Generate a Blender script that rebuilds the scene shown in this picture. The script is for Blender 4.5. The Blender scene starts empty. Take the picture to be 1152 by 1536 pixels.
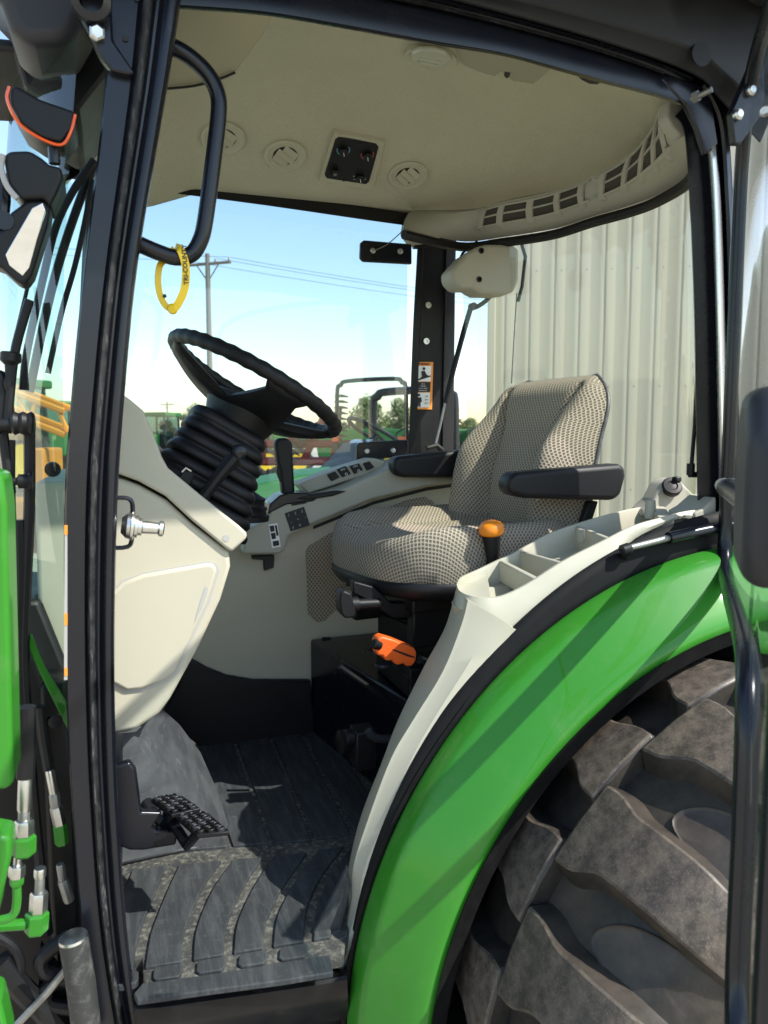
import bpy, bmesh, math, random
from mathutils import Vector, Matrix
random.seed(7)
R = math.radians
S = bpy.context.scene
COL = S.collection

# ------------------------------------------------------------------ camera
F = 1154.0                                   # focal length in pixels of the 1152 x 1536 photograph
YAW, HOR = R(18.5), 655.0                    # yaw from the cab's cross axis, horizon row
PIT = math.atan((768 - HOR) / F)
CAM = Vector((0, 0, 1.6))
FW = Vector((math.sin(YAW) * math.cos(PIT), math.cos(YAW) * math.cos(PIT), -math.sin(PIT)))
RT = Vector((math.cos(YAW), -math.sin(YAW), 0))
UP = RT.cross(FW)
cam = bpy.data.cameras.new('camera')
cam.sensor_fit = 'VERTICAL'; cam.sensor_height = 36; cam.lens = 36 * F / 1536
cam.dof.use_dof = True; cam.dof.focus_distance = 1.75; cam.dof.aperture_fstop = 7.0
cam.clip_start = 0.02; cam.clip_end = 3000
co = bpy.data.objects.new('camera', cam); COL.objects.link(co)
co.matrix_world = Matrix.Translation(CAM) @ Matrix((RT, UP, -FW)).transposed().to_4x4()
S.camera = co
S.render.resolution_x, S.render.resolution_y = 768, 1024

# ------------------------------------------------------------------ light
SUN = Vector((-0.40, 0.36, -0.60)).normalized()       # the way the light travels
el = math.asin(-SUN.z)
az = math.atan2(-SUN.x, -SUN.y)                        # clockwise from +Y
w = bpy.data.worlds.new('World'); S.world = w; w.use_nodes = True
nt_ = w.node_tree; nt_.nodes.clear()
sky = nt_.nodes.new('ShaderNodeTexSky'); sky.sky_type = 'NISHITA'; sky.sun_disc = False
sky.sun_elevation = el; sky.sun_rotation = az; sky.altitude = 200
sky.air_density = 1.35; sky.dust_density = 0.8; sky.ozone_density = 1.6
bg = nt_.nodes.new('ShaderNodeBackground'); bg.inputs['Strength'].default_value = 0.138
ow = nt_.nodes.new('ShaderNodeOutputWorld')
nt_.links.new(sky.outputs[0], bg.inputs[0]); nt_.links.new(bg.outputs[0], ow.inputs[0])
sl = bpy.data.lights.new('sun', 'SUN'); sl.energy = 3.7; sl.angle = R(0.53); sl.color = (1, 0.95, 0.87)
so = bpy.data.objects.new('sun', sl); COL.objects.link(so)
so.rotation_euler = SUN.to_track_quat('-Z', 'Y').to_euler()
S.view_settings.view_transform = 'Standard'; S.view_settings.look = 'None'
S.view_settings.gamma = 1.0; S.view_settings.exposure = 1.15
S.view_settings.use_curve_mapping = False

# ------------------------------------------------------------------ helpers
def ray(x, y): return FW + RT * ((x - 576) / F) - UP * ((y - 768) / F)
def at(x, y, X=None, Y=None, Z=None):
    d = ray(x, y)
    t = (X - CAM.x) / d.x if X is not None else (Y - CAM.y) / d.y if Y is not None else (Z - CAM.z) / d.z
    return CAM + d * t
def lerp(a, b, t): return a + (b - a) * t
def spl(P, n=6, closed=False):
    """Catmull-Rom through tuples / vectors"""
    P = [Vector(p) for p in P]; out = []; N = len(P)
    for i in range(N if closed else N - 1):
        if closed: a, b, c, d = P[i - 1], P[i], P[(i + 1) % N], P[(i + 2) % N]
        else: a, b, c, d = P[max(i - 1, 0)], P[i], P[i + 1], P[min(i + 2, N - 1)]
        for k in range(n):
            t = k / n
            out.append(0.5 * ((2 * b) + (c - a) * t + (2 * a - 5 * b + 4 * c - d) * t * t + (3 * b - a - 3 * c + d) * t ** 3))
    if not closed: out.append(P[-1])
    return out
def rrect(x0, y0, x1, y1, r, n=4):
    out = []
    for cx, cy, a0 in ((x1 - r, y1 - r, 0), (x0 + r, y1 - r, 90), (x0 + r, y0 + r, 180), (x1 - r, y0 + r, 270)):
        for k in range(n + 1):
            a = R(a0 + 90 * k / n); out.append((cx + r * math.cos(a), cy + r * math.sin(a)))
    return out
def circ(cx, cy, r, n=20, ry=None):
    ry = ry or r
    return [(cx + r * math.cos(2 * math.pi * k / n), cy + ry * math.sin(2 * math.pi * k / n)) for k in range(n)]

class MB:
    def __init__(s): s.v = []; s.f = []; s.uv = None
    def add(s, vs, fs):
        o = len(s.v); s.v += [Vector(p) for p in vs]; s.f += [tuple(i + o for i in f) for f in fs]; return s
    def box(s, c, d, M=None):
        c = Vector(c); vs = []
        for z in (-1, 1):
            for y in (-1, 1):
                for x in (-1, 1):
                    p = Vector((x * d[0] / 2, y * d[1] / 2, z * d[2] / 2))
                    vs.append(c + (M @ p if M else p))
        return s.add(vs, [(0, 2, 3, 1), (4, 5, 7, 6), (0, 1, 5, 4), (2, 6, 7, 3), (0, 4, 6, 2), (1, 3, 7, 5)])
    def prism(s, poly, vec):
        vec = Vector(vec); P = [Vector(p) for p in poly]; n = len(P)
        nrm = Vector((0, 0, 0))
        for i in range(n): nrm += P[i].cross(P[(i + 1) % n])
        if nrm.dot(vec) > 0: P.reverse()
        return s.add(P + [p + vec for p in P], [tuple(range(n)), tuple(range(2 * n - 1, n - 1, -1))] +
                     [(i, i + n, (i + 1) % n + n, (i + 1) % n) for i in range(n)])
    def rings(s, rs, closed=True, caps=True, loop=False):
        n = len(rs[0]); o = len(s.v); fs = []
        m = len(rs)
        for i in range(m if loop else m - 1):
            j = (i + 1) % m
            for k in range(n if closed else n - 1):
                l = (k + 1) % n
                fs.append((i * n + k, i * n + l, j * n + l, j * n + k))
        if caps and closed and not loop:
            fs.append(tuple(range(n - 1, -1, -1))); fs.append(tuple((m - 1) * n + k for k in range(n)))
        return s.add([p for r in rs for p in r], fs)
    def tube(s, path, r, n=10, closed=False, caps=True):
        P = [Vector(p) for p in path]; N = len(P); rs = []; nprev = None
        for i in range(N):
            a = P[i - 1] if (closed or i > 0) else P[i]; b = P[(i + 1) % N] if (closed or i < N - 1) else P[i]
            t = (b - a).normalized()
            if nprev is None:
                h = Vector((0, 0, 1)) if abs(t.z) < .9 else Vector((1, 0, 0)); nn = (h - t * h.dot(t)).normalized()
            else:
                nn = nprev - t * nprev.dot(t); nn.normalize()
            nprev = nn; bb = t.cross(nn); rr = r[i] if isinstance(r, (list, tuple)) else r
            rs.append([P[i] + (nn * math.cos(2 * math.pi * k / n) + bb * math.sin(2 * math.pi * k / n)) * rr for k in range(n)])
        return s.rings(rs, True, caps, closed)
    def lathe(s, prof, o, ax, n=24, caps=True):
        """prof = [(distance along the axis, radius)]"""
        o = Vector(o); ax = Vector(ax).normalized()
        h = Vector((0, 0, 1)) if abs(ax.z) < .9 else Vector((1, 0, 0))
        u = (h - ax * h.dot(ax)).normalized(); v = ax.cross(u)
        return s.rings([[o + ax * d + (u * math.cos(2 * math.pi * k / n) + v * math.sin(2 * math.pi * k / n)) * max(r, 1e-4)
                         for k in range(n)] for d, r in prof], True, caps)
    def grid(s, fn, nu, nv, uv=None):
        """open sheet fn(u, v), u and v in 0..1"""
        o = len(s.v)
        vs = [fn(i / nu, j / nv) for i in range(nu + 1) for j in range(nv + 1)]
        W = nv + 1
        s.add(vs, [(i * W + j, (i + 1) * W + j, (i + 1) * W + j + 1, i * W + j + 1) for i in range(nu) for j in range(nv)])
        return s
    def mesh(s, name, smooth=35):
        me = bpy.data.meshes.new(name); me.from_pydata([tuple(p) for p in s.v], [], s.f)
        bm = bmesh.new(); bm.from_mesh(me); bmesh.ops.recalc_face_normals(bm, faces=bm.faces); bm.to_mesh(me); bm.free()
        if smooth:
            me.polygons.foreach_set('use_smooth', [True] * len(me.polygons)); me.set_sharp_from_angle(angle=R(smooth))
        return me
    def build(s, name, mat, parent=None, bevel=0, smooth=35, seg=2, solid=0, sub=0, label=None, offset=0):
        me = s.mesh(name, smooth); me.materials.append(mat)
        return link(name, me, parent, bevel, seg, solid, sub, label, offset)

def link(name, me, parent=None, bevel=0, seg=2, solid=0, sub=0, label=None, offset=0):
    o = bpy.data.objects.new(name, me); COL.objects.link(o)
    if parent: adopt(o, parent)
    if solid:
        m = o.modifiers.new('thick', 'SOLIDIFY'); m.thickness = solid; m.offset = offset
    if bevel:
        m = o.modifiers.new('edge', 'BEVEL'); m.width = bevel; m.segments = seg; m.limit_method = 'ANGLE'; m.angle_limit = R(32); m.harden_normals = False
    if sub:
        m = o.modifiers.new('sub', 'SUBSURF'); m.levels = sub; m.render_levels = sub
    if label: o['label'] = label
    return o
def adopt(o, parent):
    o.parent = parent
    # every mesh is written in world metres: undo the parents' offsets
    m = Matrix.Identity(4); q = parent
    loc = Vector((0, 0, 0))
    while q: loc += Vector(q.location) + (q.matrix_parent_inverse.translation if q.parent else Vector((0, 0, 0))); q = q.parent
    o.matrix_parent_inverse = Matrix.Translation(-loc)
def thing(name, label, cat, loc=(0, 0, 0), group=None):
    o = bpy.data.objects.new(name, None); COL.objects.link(o); o.location = loc; o.empty_display_size = .2
    tag(o, label, cat, group); return o
def tag(o, label, cat, group=None, kind=None):
    if label: o['label'] = label
    if cat: o['category'] = cat
    if group: o['group'] = group
    if kind: o['kind'] = kind
    return o
def pxs(P, **k): return [at(x, y, **k) for x, y in P]
def plate(name, P, mat, parent, Y=None, t=.01, X=None, Z=None, bevel=.002, seg=2, smooth=35, label=None, s=0):
    """an outline seen in the photograph, laid on a plane and given thickness t away from the camera"""
    if s: P = [tuple(p) for p in spl(P, s, True)]
    k = dict(Y=Y) if Y is not None else dict(X=X) if X is not None else dict(Z=Z)
    v = (0, t, 0) if Y is not None else (t, 0, 0) if X is not None else (0, 0, t)
    return MB().prism(pxs(P, **k), v).build(name, mat, parent, bevel, smooth, seg, label=label)
def strip(st, prof, Y, n=6):
    """loft along stations (xl,yl,xr,yr[,Yextra]) in photo pixels; prof = [(u across, depth)] closed ring"""
    st = spl([tuple(q) + (0,) * (5 - len(q)) for q in map(tuple, st)], n) if n > 1 else st
    rs = []
    for q in st:
        rs.append([at(lerp(q[0], q[2], u), lerp(q[1], q[3], u), Y=Y + d + q[4]) for u, d in prof])
    return MB().rings(rs)
def frame_on(o, n, upish=(0, 0, 1)):
    n = Vector(n).normalized(); x = Vector(upish).cross(n).normalized(); y = n.cross(x)
    M = Matrix((x, y, n)).transposed().to_4x4(); M.translation = Vector(o); return M
def text(body, size, M, mat, parent, name='lettering', depth=.0003, bold=0):
    cu = bpy.data.curves.new('t', 'FONT'); cu.body = body; cu.size = size; cu.align_x = 'CENTER'; cu.align_y = 'CENTER'
    cu.extrude = depth; cu.offset = bold; cu.resolution_u = 2
    ob = bpy.data.objects.new('t', cu); COL.objects.link(ob)
    bpy.context.view_layer.update()
    me = bpy.data.meshes.new_from_object(ob.evaluated_get(bpy.context.evaluated_depsgraph_get()))
    bpy.data.objects.remove(ob); bpy.data.curves.remove(cu)
    me.transform(M); me.materials.clear(); me.materials.append(mat)
    return link(name, me, parent)
def carve(o, cutters):
    """boolean difference, applied at once"""
    obs = []
    for mb in cutters:
        c = bpy.data.objects.new('c', mb.mesh('c', 0)); COL.objects.link(c); obs.append(c)
        m = o.modifiers.new('b', 'BOOLEAN'); m.operation = 'DIFFERENCE'; m.object = c; m.solver = 'EXACT'
    bpy.context.view_layer.update()
    me = bpy.data.meshes.new_from_object(o.evaluated_get(bpy.context.evaluated_depsgraph_get()))
    o.modifiers.clear(); o.data = me
    me.polygons.foreach_set('use_smooth', [True] * len(me.polygons)); me.set_sharp_from_angle(angle=R(30))
    for c in obs: bpy.data.objects.remove(c)
    return o

# ------------------------------------------------------------------ materials
def mat(name, col, rough=.5, metal=0, coat=0, noise=None, bump=None, spec=None, trans=None):
    """noise = (scale, amount, second colour[, detail]); bump = (scale, strength, distance)"""
    m = bpy.data.materials.new(name); m.use_nodes = True; t = m.node_tree; b = t.nodes['Principled BSDF']
    b.inputs['Base Color'].default_value = (*col, 1); b.inputs['Roughness'].default_value = rough; b.inputs['Metallic'].default_value = metal
    b.inputs['Coat Weight'].default_value = coat; b.inputs['Coat Roughness'].default_value = .03
    if spec is not None: b.inputs['Specular IOR Level'].default_value = spec
    tc = t.nodes.new('ShaderNodeTexCoord')
    if noise:
        n = t.nodes.new('ShaderNodeTexNoise'); n.inputs['Scale'].default_value = noise[0]; n.inputs['Detail'].default_value = noise[3] if len(noise) > 3 else 6
        n.inputs['Roughness'].default_value = .65
        r = t.nodes.new('ShaderNodeValToRGB'); r.color_ramp.elements[0].position = .42; r.color_ramp.elements[1].position = .68
        r.color_ramp.elements[0].color = (0, 0, 0, 1); r.color_ramp.elements[1].color = (noise[1],) * 3 + (1,)
        x = t.nodes.new('ShaderNodeMix'); x.data_type = 'RGBA'
        x.inputs[6].default_value = (*col, 1); x.inputs[7].default_value = (*noise[2], 1)
        t.links.new(tc.outputs['Object'], n.inputs['Vector']); t.links.new(n.outputs['Fac'], r.inputs[0])
        t.links.new(r.outputs[0], x.inputs[0]); t.links.new(x.outputs[2], b.inputs['Base Color'])
        q = t.nodes.new('ShaderNodeMath'); q.operation = 'MULTIPLY_ADD'; q.inputs[1].default_value = .22; q.inputs[2].default_value = rough
        t.links.new(r.outputs[0], q.inputs[0]); t.links.new(q.outputs[0], b.inputs['Roughness'])
    if bump:
        n2 = t.nodes.new('ShaderNodeTexNoise'); n2.inputs['Scale'].default_value = bump[0]; n2.inputs['Detail'].default_value = 3
        bp = t.nodes.new('ShaderNodeBump'); bp.inputs['Strength'].default_value = bump[1]; bp.inputs['Distance'].default_value = bump[2]
        t.links.new(tc.outputs['Object'], n2.inputs['Vector']); t.links.new(n2.outputs['Fac'], bp.inputs['Height']); t.links.new(bp.outputs[0], b.inputs['Normal'])
    return m
def add_dust(m, col, scale, lo, hi, amt, up=0.0, stretch=None):
    """a second, finer layer of dust or wear over a material made by mat()"""
    t = m.node_tree; b = t.nodes['Principled BSDF']; tc = t.nodes.new('ShaderNodeTexCoord')
    n = t.nodes.new('ShaderNodeTexNoise'); n.inputs['Scale'].default_value = scale; n.inputs['Detail'].default_value = 9; n.inputs['Roughness'].default_value = .72
    src = tc.outputs['Object']
    if stretch:
        mp = t.nodes.new('ShaderNodeMapping'); mp.inputs['Scale'].default_value = stretch; t.links.new(src, mp.inputs[0]); src = mp.outputs[0]
    t.links.new(src, n.inputs['Vector'])
    r = t.nodes.new('ShaderNodeValToRGB'); r.color_ramp.elements[0].position = lo; r.color_ramp.elements[1].position = hi
    r.color_ramp.elements[0].color = (0, 0, 0, 1); r.color_ramp.elements[1].color = (amt,) * 3 + (1,)
    t.links.new(n.outputs['Fac'], r.inputs[0])
    x = t.nodes.new('ShaderNodeMix'); x.data_type = 'RGBA'; x.inputs[7].default_value = (*col, 1)
    s = b.inputs['Base Color']
    if s.links: t.links.new(s.links[0].from_socket, x.inputs[6])
    else: x.inputs[6].default_value = s.default_value
    t.links.new(r.outputs[0], x.inputs[0]); t.links.new(x.outputs[2], s)
    return m

BLACK = add_dust(mat('black_paint', (.0055, .0065, .011), .24, spec=.42, noise=(9, .25, (.012, .012, .014))), (.14, .13, .12), 160, .67, .78, .3)
BLACKM = mat('black_satin_steel', (.005, .005, .006), .45, spec=.3, noise=(14, .3, (.014, .014, .013)), bump=(220, .15, .001))
PLAS = mat('black_plastic', (.0065, .0065, .0075), .46, spec=.32, noise=(18, .3, (.012, .012, .012)), bump=(700, .25, .0006))
PLASR = mat('soft_black_grip', (.0065, .0065, .008), .5, spec=.35, bump=(900, .3, .0006))
GREYP = mat('dark_grey_plastic', (.022, .023, .028), .5, spec=.35, bump=(600, .25, .0006))
SEAL = add_dust(mat('worn_rubber_seal', (.007, .007, .008), .5, spec=.35, noise=(60, .5, (.04, .04, .04))), (.30, .30, .29), 120, .54, .72, .45, stretch=(1, 1, .2))
RUBS = mat('window_rubber', (.006, .006, .0065), .5, spec=.3)
BEIGE = add_dust(mat('beige_plastic', (.44, .415, .325), .5, noise=(5, .3, (.39, .365, .285)), bump=(520, .2, .0007)), (.25, .225, .17), 70, .62, .76, .3)
BEIGED = mat('grey_beige_plastic', (.36, .35, .29), .55, noise=(6, .25, (.31, .30, .25)), bump=(520, .2, .0007))
LINER = add_dust(mat('headliner_felt', (.47, .445, .33), .95, noise=(7, .35, (.41, .385, .28)), bump=(300, .8, .003), spec=.1), (.34, .32, .225), 190, .5, .68, .45)
VENTM = mat('vent_plastic', (.42, .40, .295), .5)
GREEN = add_dust(add_dust(mat('green_paint', (.029, .185, .016), .42, coat=.42, spec=.12, noise=(3, .3, (.034, .205, .022))), (.16, .30, .12), 240, .66, .74, .4, stretch=(.25, 1, 1)), (.17, .24, .12), 14, .52, .8, .22)
GREENB = mat('green_machine_paint', (.014, .115, .018), .45, noise=(4, .3, (.03, .13, .03)))
YEL = mat('yellow_paint', (.72, .46, .01), .4)
YELT = mat('yellow_plastic_band', (.85, .58, .02), .42, bump=(300, .1, .0005))
ORAN = mat('orange_plastic', (.86, .13, .018), .42, noise=(30, .2, (.75, .11, .014)), bump=(800, .15, .0004))
ORAN2 = mat('amber_orange_plastic', (.85, .25, .012), .35)
RED = mat('red_paint', (.33, .022, .018), .5, noise=(6, .4, (.22, .05, .035)))
ORM = mat('orange_machine_paint', (.62, .22, .015), .5)
STEEL = mat('zinc_plated_steel', (.62, .62, .60), .3, 1, noise=(50, .5, (.4, .4, .38)))
STEELD = mat('dull_steel', (.30, .30, .29), .45, .8, noise=(40, .5, (.2, .19, .17)))
WHITE = mat('white_sticker', (.8, .8, .78), .5)
INK = mat('black_ink', (.01, .01, .01), .6)
WARN = mat('warning_orange', (.8, .27, .03), .5)
AMBER = mat('amber_reflector', (.75, .09, .01), .2, coat=.5)
GREYINK = mat('grey_print', (.35, .35, .34), .6)
MAT_R = add_dust(add_dust(mat('rubber_floor_mat', (.036, .038, .041), .6, spec=.14, noise=(7, .4, (.06, .063, .065), 5), bump=(260, .3, .001)), (.20, .20, .19), 50, .56, .80, .35), (.17, .175, .17), 26, .46, .80, .4, stretch=(3, .35, 1))
DUSTM = add_dust(mat('dusty_mat_edge', (.045, .045, .044), .75, spec=.12, noise=(14, .7, (.11, .105, .09), 8), bump=(300, .4, .001)), (.40, .37, .30), 90, .48, .72, .5)
TYRE = add_dust(add_dust(mat('tyre_rubber', (.015, .0145, .014), .40, spec=.35, noise=(8, .5, (.03, .026, .022), 6), bump=(240, .12, .001)), (.14, .112, .086), 5, .38, .74, .6), (.20, .17, .135), 230, .60, .78, .35)
LUGM = add_dust(add_dust(mat('worn_tread_rubber', (.042, .036, .031), .46, spec=.3, noise=(9, .5, (.08, .066, .053), 6), bump=(240, .25, .0015)), (.22, .178, .136), 36, .40, .76, .6), (.40, .34, .27), 300, .54, .72, .4, stretch=(1, 2.2, 1))
TREEM = mat('leaf_green', (.09, .125, .03), .7, noise=(2, .8, (.14, .17, .05)))
TREED = mat('leaf_dark_green', (.03, .06, .018), .7, noise=(2, .8, (.06, .09, .03)))
BARK = mat('bark', (.09, .07, .05), .9)
WOODP = mat('weathered_pole_wood', (.19, .165, .14), .9, noise=(20, .5, (.12, .10, .08)))
DIRT = add_dust(mat('gravel_dirt', (.42, .37, .29), .95, noise=(.5, .6, (.34, .29, .22), 8), bump=(30, .4, .01)), (.2, .17, .13), 9, .5, .7, .5)
TRIM = mat('black_rubber_trim', (.0045, .0045, .005), .6, spec=.18, noise=(30, .4, (.012, .012, .011)))
SHED = add_dust(mat('shed_steel_sheet', (.41, .385, .315), .55, noise=(.6, .25, (.37, .35, .285))), (.30, .29, .24), 6, .55, .75, .3, stretch=(1, 1, .05))
CHALK = mat('pale_print', (.75, .76, .74), .6)

def glass(name, tint, rough=0.0, add=0.0):
    m = bpy.data.materials.new(name); m.use_nodes = True; t = m.node_tree; t.nodes.clear()
    o = t.nodes.new('ShaderNodeOutputMaterial'); mx = t.nodes.new('ShaderNodeMixShader')
    tr = t.nodes.new('ShaderNodeBsdfTransparent'); gl = t.nodes.new('ShaderNodeBsdfGlossy'); fr = t.nodes.new('ShaderNodeMath')
    tr.inputs[0].default_value = (*tint, 1); gl.inputs['Roughness'].default_value = rough; lw = t.nodes.new('ShaderNodeLayerWeight'); lw.inputs[0].default_value = .5; pw = t.nodes.new('ShaderNodeMath'); pw.operation = 'POWER'; pw.inputs[1].default_value = 5
    t.links.new(lw.outputs['Facing'], pw.inputs[0]); t.links.new(pw.outputs[0], fr.inputs[0]); fr.operation = 'MULTIPLY_ADD'; fr.inputs[1].default_value = .88; fr.inputs[2].default_value = .045
    df = t.nodes.new('ShaderNodeBsdfDiffuse'); df.inputs[0].default_value = (.6, .65, .6, 1); m2 = t.nodes.new('ShaderNodeMixShader')
    n = t.nodes.new('ShaderNodeTexNoise'); n.inputs['Scale'].default_value = 5; n.inputs['Detail'].default_value = 8
    mp = t.nodes.new('ShaderNodeMath'); mp.operation = 'MULTIPLY'; mp.inputs[1].default_value = add
    t.links.new(n.outputs['Fac'], mp.inputs[0]); t.links.new(mp.outputs[0], m2.inputs[0])
    t.links.new(tr.outputs[0], m2.inputs[1]); t.links.new(df.outputs[0], m2.inputs[2])
    t.links.new(fr.outputs[0], mx.inputs[0]); t.links.new(m2.outputs[0], mx.inputs[1]); t.links.new(gl.outputs[0], mx.inputs[2])
    t.links.new(mx.outputs[0], o.inputs[0]); return m
GLASS = glass('tinted_window_glass', (.84, .90, .91), add=.05)
GLASSR = glass('rear_window_glass', (.84, .88, .81), add=.16)
GLASSF = glass('windscreen_glass', (.72, .86, .82), add=.04)
LENS = mat('clear_lamp_lens', (.42, .44, .36), .15, coat=.6)
MIRROR = mat('mirror_glass', (.8, .82, .8), .03, 1)
SCREEN = mat('dark_display', (.02, .03, .05), .12, coat=.5)

def seat_fabric():
    m = bpy.data.materials.new('dotted_seat_fabric'); m.use_nodes = True; t = m.node_tree; b = t.nodes['Principled BSDF']
    b.inputs['Roughness'].default_value = .92; b.inputs['Specular IOR Level'].default_value = .15
    uv = t.nodes.new('ShaderNodeUVMap')
    def cell(off):
        mp = t.nodes.new('ShaderNodeMapping'); mp.inputs['Scale'].default_value = (1 / .0108, 1 / .0136, 1); mp.inputs['Location'].default_value = (off, off, 0)
        fr = t.nodes.new('ShaderNodeVectorMath'); fr.operation = 'FRACTION'
        sb = t.nodes.new('ShaderNodeVectorMath'); sb.operation = 'SUBTRACT'; sb.inputs[1].default_value = (.5, .5, 0)
        sc = t.nodes.new('ShaderNodeVectorMath'); sc.operation = 'MULTIPLY'; sc.inputs[1].default_value = (1.0, 1.15, 0)
        ln = t.nodes.new('ShaderNodeVectorMath'); ln.operation = 'LENGTH'
        t.links.new(uv.outputs[0], mp.inputs[0]); t.links.new(mp.outputs[0], fr.inputs[0]); t.links.new(fr.outputs[0], sb.inputs[0])
        t.links.new(sb.outputs[0], sc.inputs[0]); t.links.new(sc.outputs[0], ln.inputs[0]); return ln.outputs['Value']
    mn = t.nodes.new('ShaderNodeMath'); mn.operation = 'MINIMUM'; t.links.new(cell(0), mn.inputs[0]); t.links.new(cell(.5), mn.inputs[1])
    r = t.nodes.new('ShaderNodeMapRange'); r.interpolation_type = 'SMOOTHSTEP'; r.inputs[1].default_value = .20; r.inputs[2].default_value = .34
    t.links.new(mn.outputs[0], r.inputs[0])
    n = t.nodes.new('ShaderNodeTexNoise'); n.inputs['Scale'].default_value = 700; n.inputs['Detail'].default_value = 2
    x = t.nodes.new('ShaderNodeMix'); x.data_type = 'RGBA'; x.inputs[6].default_value = (.165, .135, .108, 1); x.inputs[7].default_value = (.40, .352, .275, 1)
    t.links.new(r.outputs[0], x.inputs[0]); t.links.new(x.outputs[2], b.inputs['Base Color'])
    ad = t.nodes.new('ShaderNodeMath'); ad.operation = 'MULTIPLY_ADD'; ad.inputs[1].default_value = .35
    tc = t.nodes.new('ShaderNodeTexCoord'); t.links.new(tc.outputs['Object'], n.inputs['Vector'])
    t.links.new(n.outputs['Fac'], ad.inputs[0]); t.links.new(r.outputs[0], ad.inputs[2])
    bp = t.nodes.new('ShaderNodeBump'); bp.inputs['Strength'].default_value = .7; bp.inputs['Distance'].default_value = .003
    t.links.new(ad.outputs[0], bp.inputs['Height']); t.links.new(bp.outputs[0], b.inputs['Normal'])
    return m
FABRIC = seat_fabric()
def set_uv(o, fn):
    me = o.data; u = me.uv_layers.new(name='UVMap')
    for l in me.loops: u.data[l.index].uv = fn(me.vertices[l.vertex_index].co)

# ================================================================== SETTING
GZ = -0.12
MB().grid(lambda u, v: (lerp(-900, 900, u), lerp(-60, 1500, v), GZ), 8, 8).build('ground', DIRT)['kind'] = 'structure'
def gpt(x, w_, z=GZ):
    d = ray(x, HOR); p = CAM + d * (w_ / d.dot(FW)); p.z = z; return p
def zpx(y, w_): return CAM.z + (HOR - y) / F * w_          # height seen at row y at depth w_
# --- steel shed behind the tractor
SO = gpt(735, 10.0); SA = R(-27); sx0 = 0.0; SY = 0.0
shed = thing('steel_shed', 'pale grey ribbed steel shed standing behind the tractor', 'shed', (SO.x, SO.y, GZ)); shed.rotation_euler = (0, 0, SA)
def sheet_mesh(wd, h):
    m = MB(); pr = []
    n = 3; p = wd / n
    for i in range(n):
        x = i * p; pr += [(x, 0), (x + p * .30, 0), (x + p * .36, -.004), (x + p * .48, -.004), (x + p * .54, 0), (x + p * .62, -.009), (x + p * .86, -.009), (x + p * .96, 0)]
    pr.append((wd + .004, 0))
    m.rings([[Vector((x, y, 0)) for x, y in pr], [Vector((x, y, h)) for x, y in pr]], False, False)
    me = m.mesh('wall_sheet', 20); me.materials.append(SHED); return me
def put(name, me, loc, rz, parent):
    o = bpy.data.objects.new(name, me); COL.objects.link(o); o.location = loc; o.rotation_euler = (0, 0, rz); o.parent = parent; return o
sm_ = sheet_mesh(.92, 7.2)
for k in range(20): put('wall_sheet', sm_, (sx0 + k * .92, SY, 0), 0, shed)
for k in range(10): put('wall_sheet', sm_, (sx0, SY + 9.2 - k * .92, 0), R(-90), shed)
scr = MB().lathe([(0, .012), (-.006, .011), (-.008, .004)], (0, 0, 0), (0, 1, 0), 8).mesh('sheet_screw'); scr.materials.append(STEELD)
for k in range(26):
    for z in (.6, 1.05, 2.35, 3.8): put('sheet_screw', scr, (sx0 + .25 + k * .307, SY - .003, z), 0, shed)
MB().box((sx0, SY - .02, 3.6), (.10, .12, 7.2)).build('corner_trim', SHED, None, .01).parent = shed
MB().prism([(sx0 - .3, SY - .3, 7.2), (sx0 + 18.7, SY - .3, 7.2), (sx0 + 18.7, SY + 9.5, 7.2), (sx0 - .3, SY + 9.5, 7.2)], (0, 0, .25)).build('roof', mat('shed_roof', (.35, .36, .35), .5), None, .02).parent = shed
# --- utility poles and wires
def pole(x, w_, top, label, arm=2.4, r=.16):
    b = gpt(x, w_); z = zpx(top, w_)
    t = thing('utility_pole', label, 'utility pole', b, 'utility poles along the road')
    MB().tube([b, Vector((b.x, b.y, z))], [r, r * .65], 10).build('post', WOODP, t)
    a = Vector((.80, -.6, 0)).normalized() * arm / 2; c = Vector((b.x, b.y, z - .45))
    MB().tube([c - a, c + a], .07, 6).tube([c - a * .5 - Vector((0, 0, .0)), c - Vector((0, 0, .8))], .03, 5).tube([c + a * .5, c - Vector((0, 0, .8))], .03, 5).build('crossarm', WOODP, t)
    for k in (-.92, .35, .92): MB().lathe([(0, .05), (.1, .06), (.22, .03)], c + a * k, (0, 0, 1), 8).build('insulator', STEELD, t)
    return [c + a * k + Vector((0, 0, .22)) for k in (-.92, .35, .92)]
E1 = pole(317, 36, 388, 'tall wooden utility pole with crossarm carrying the wires')
E2 = pole(252, 125, 603, 'small distant utility pole beyond the dark cab tractor', 2.4, .17)
E3 = [p + Vector((55, 6, 0)) for p in E1]; E0 = [p + Vector((-45, -14, -.3)) for p in E1]
for k in range(3):
    P = []
    for j in range(25):
        t = j / 24; q = E1[k].lerp(E3[k], t); q.z -= 1.1 * 4 * t * (1 - t); P.append(q)
    tag(MB().tube(P, .009, 4).build('power_line', INK), 'thin overhead wire strung from the tall utility pole towards the shed', 'wire', 'overhead wires')
for k in (0, 2):
    P = []
    for j in range(25):
        t = j / 24; q = E1[k].lerp(E0[k], t); q.z -= 1.1 * 4 * t * (1 - t); P.append(q)
    tag(MB().tube(P, .009, 4).build('power_line', INK), 'thin overhead wire running from the tall utility pole past the mirror', 'wire', 'overhead wires on the mirror side')
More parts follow.
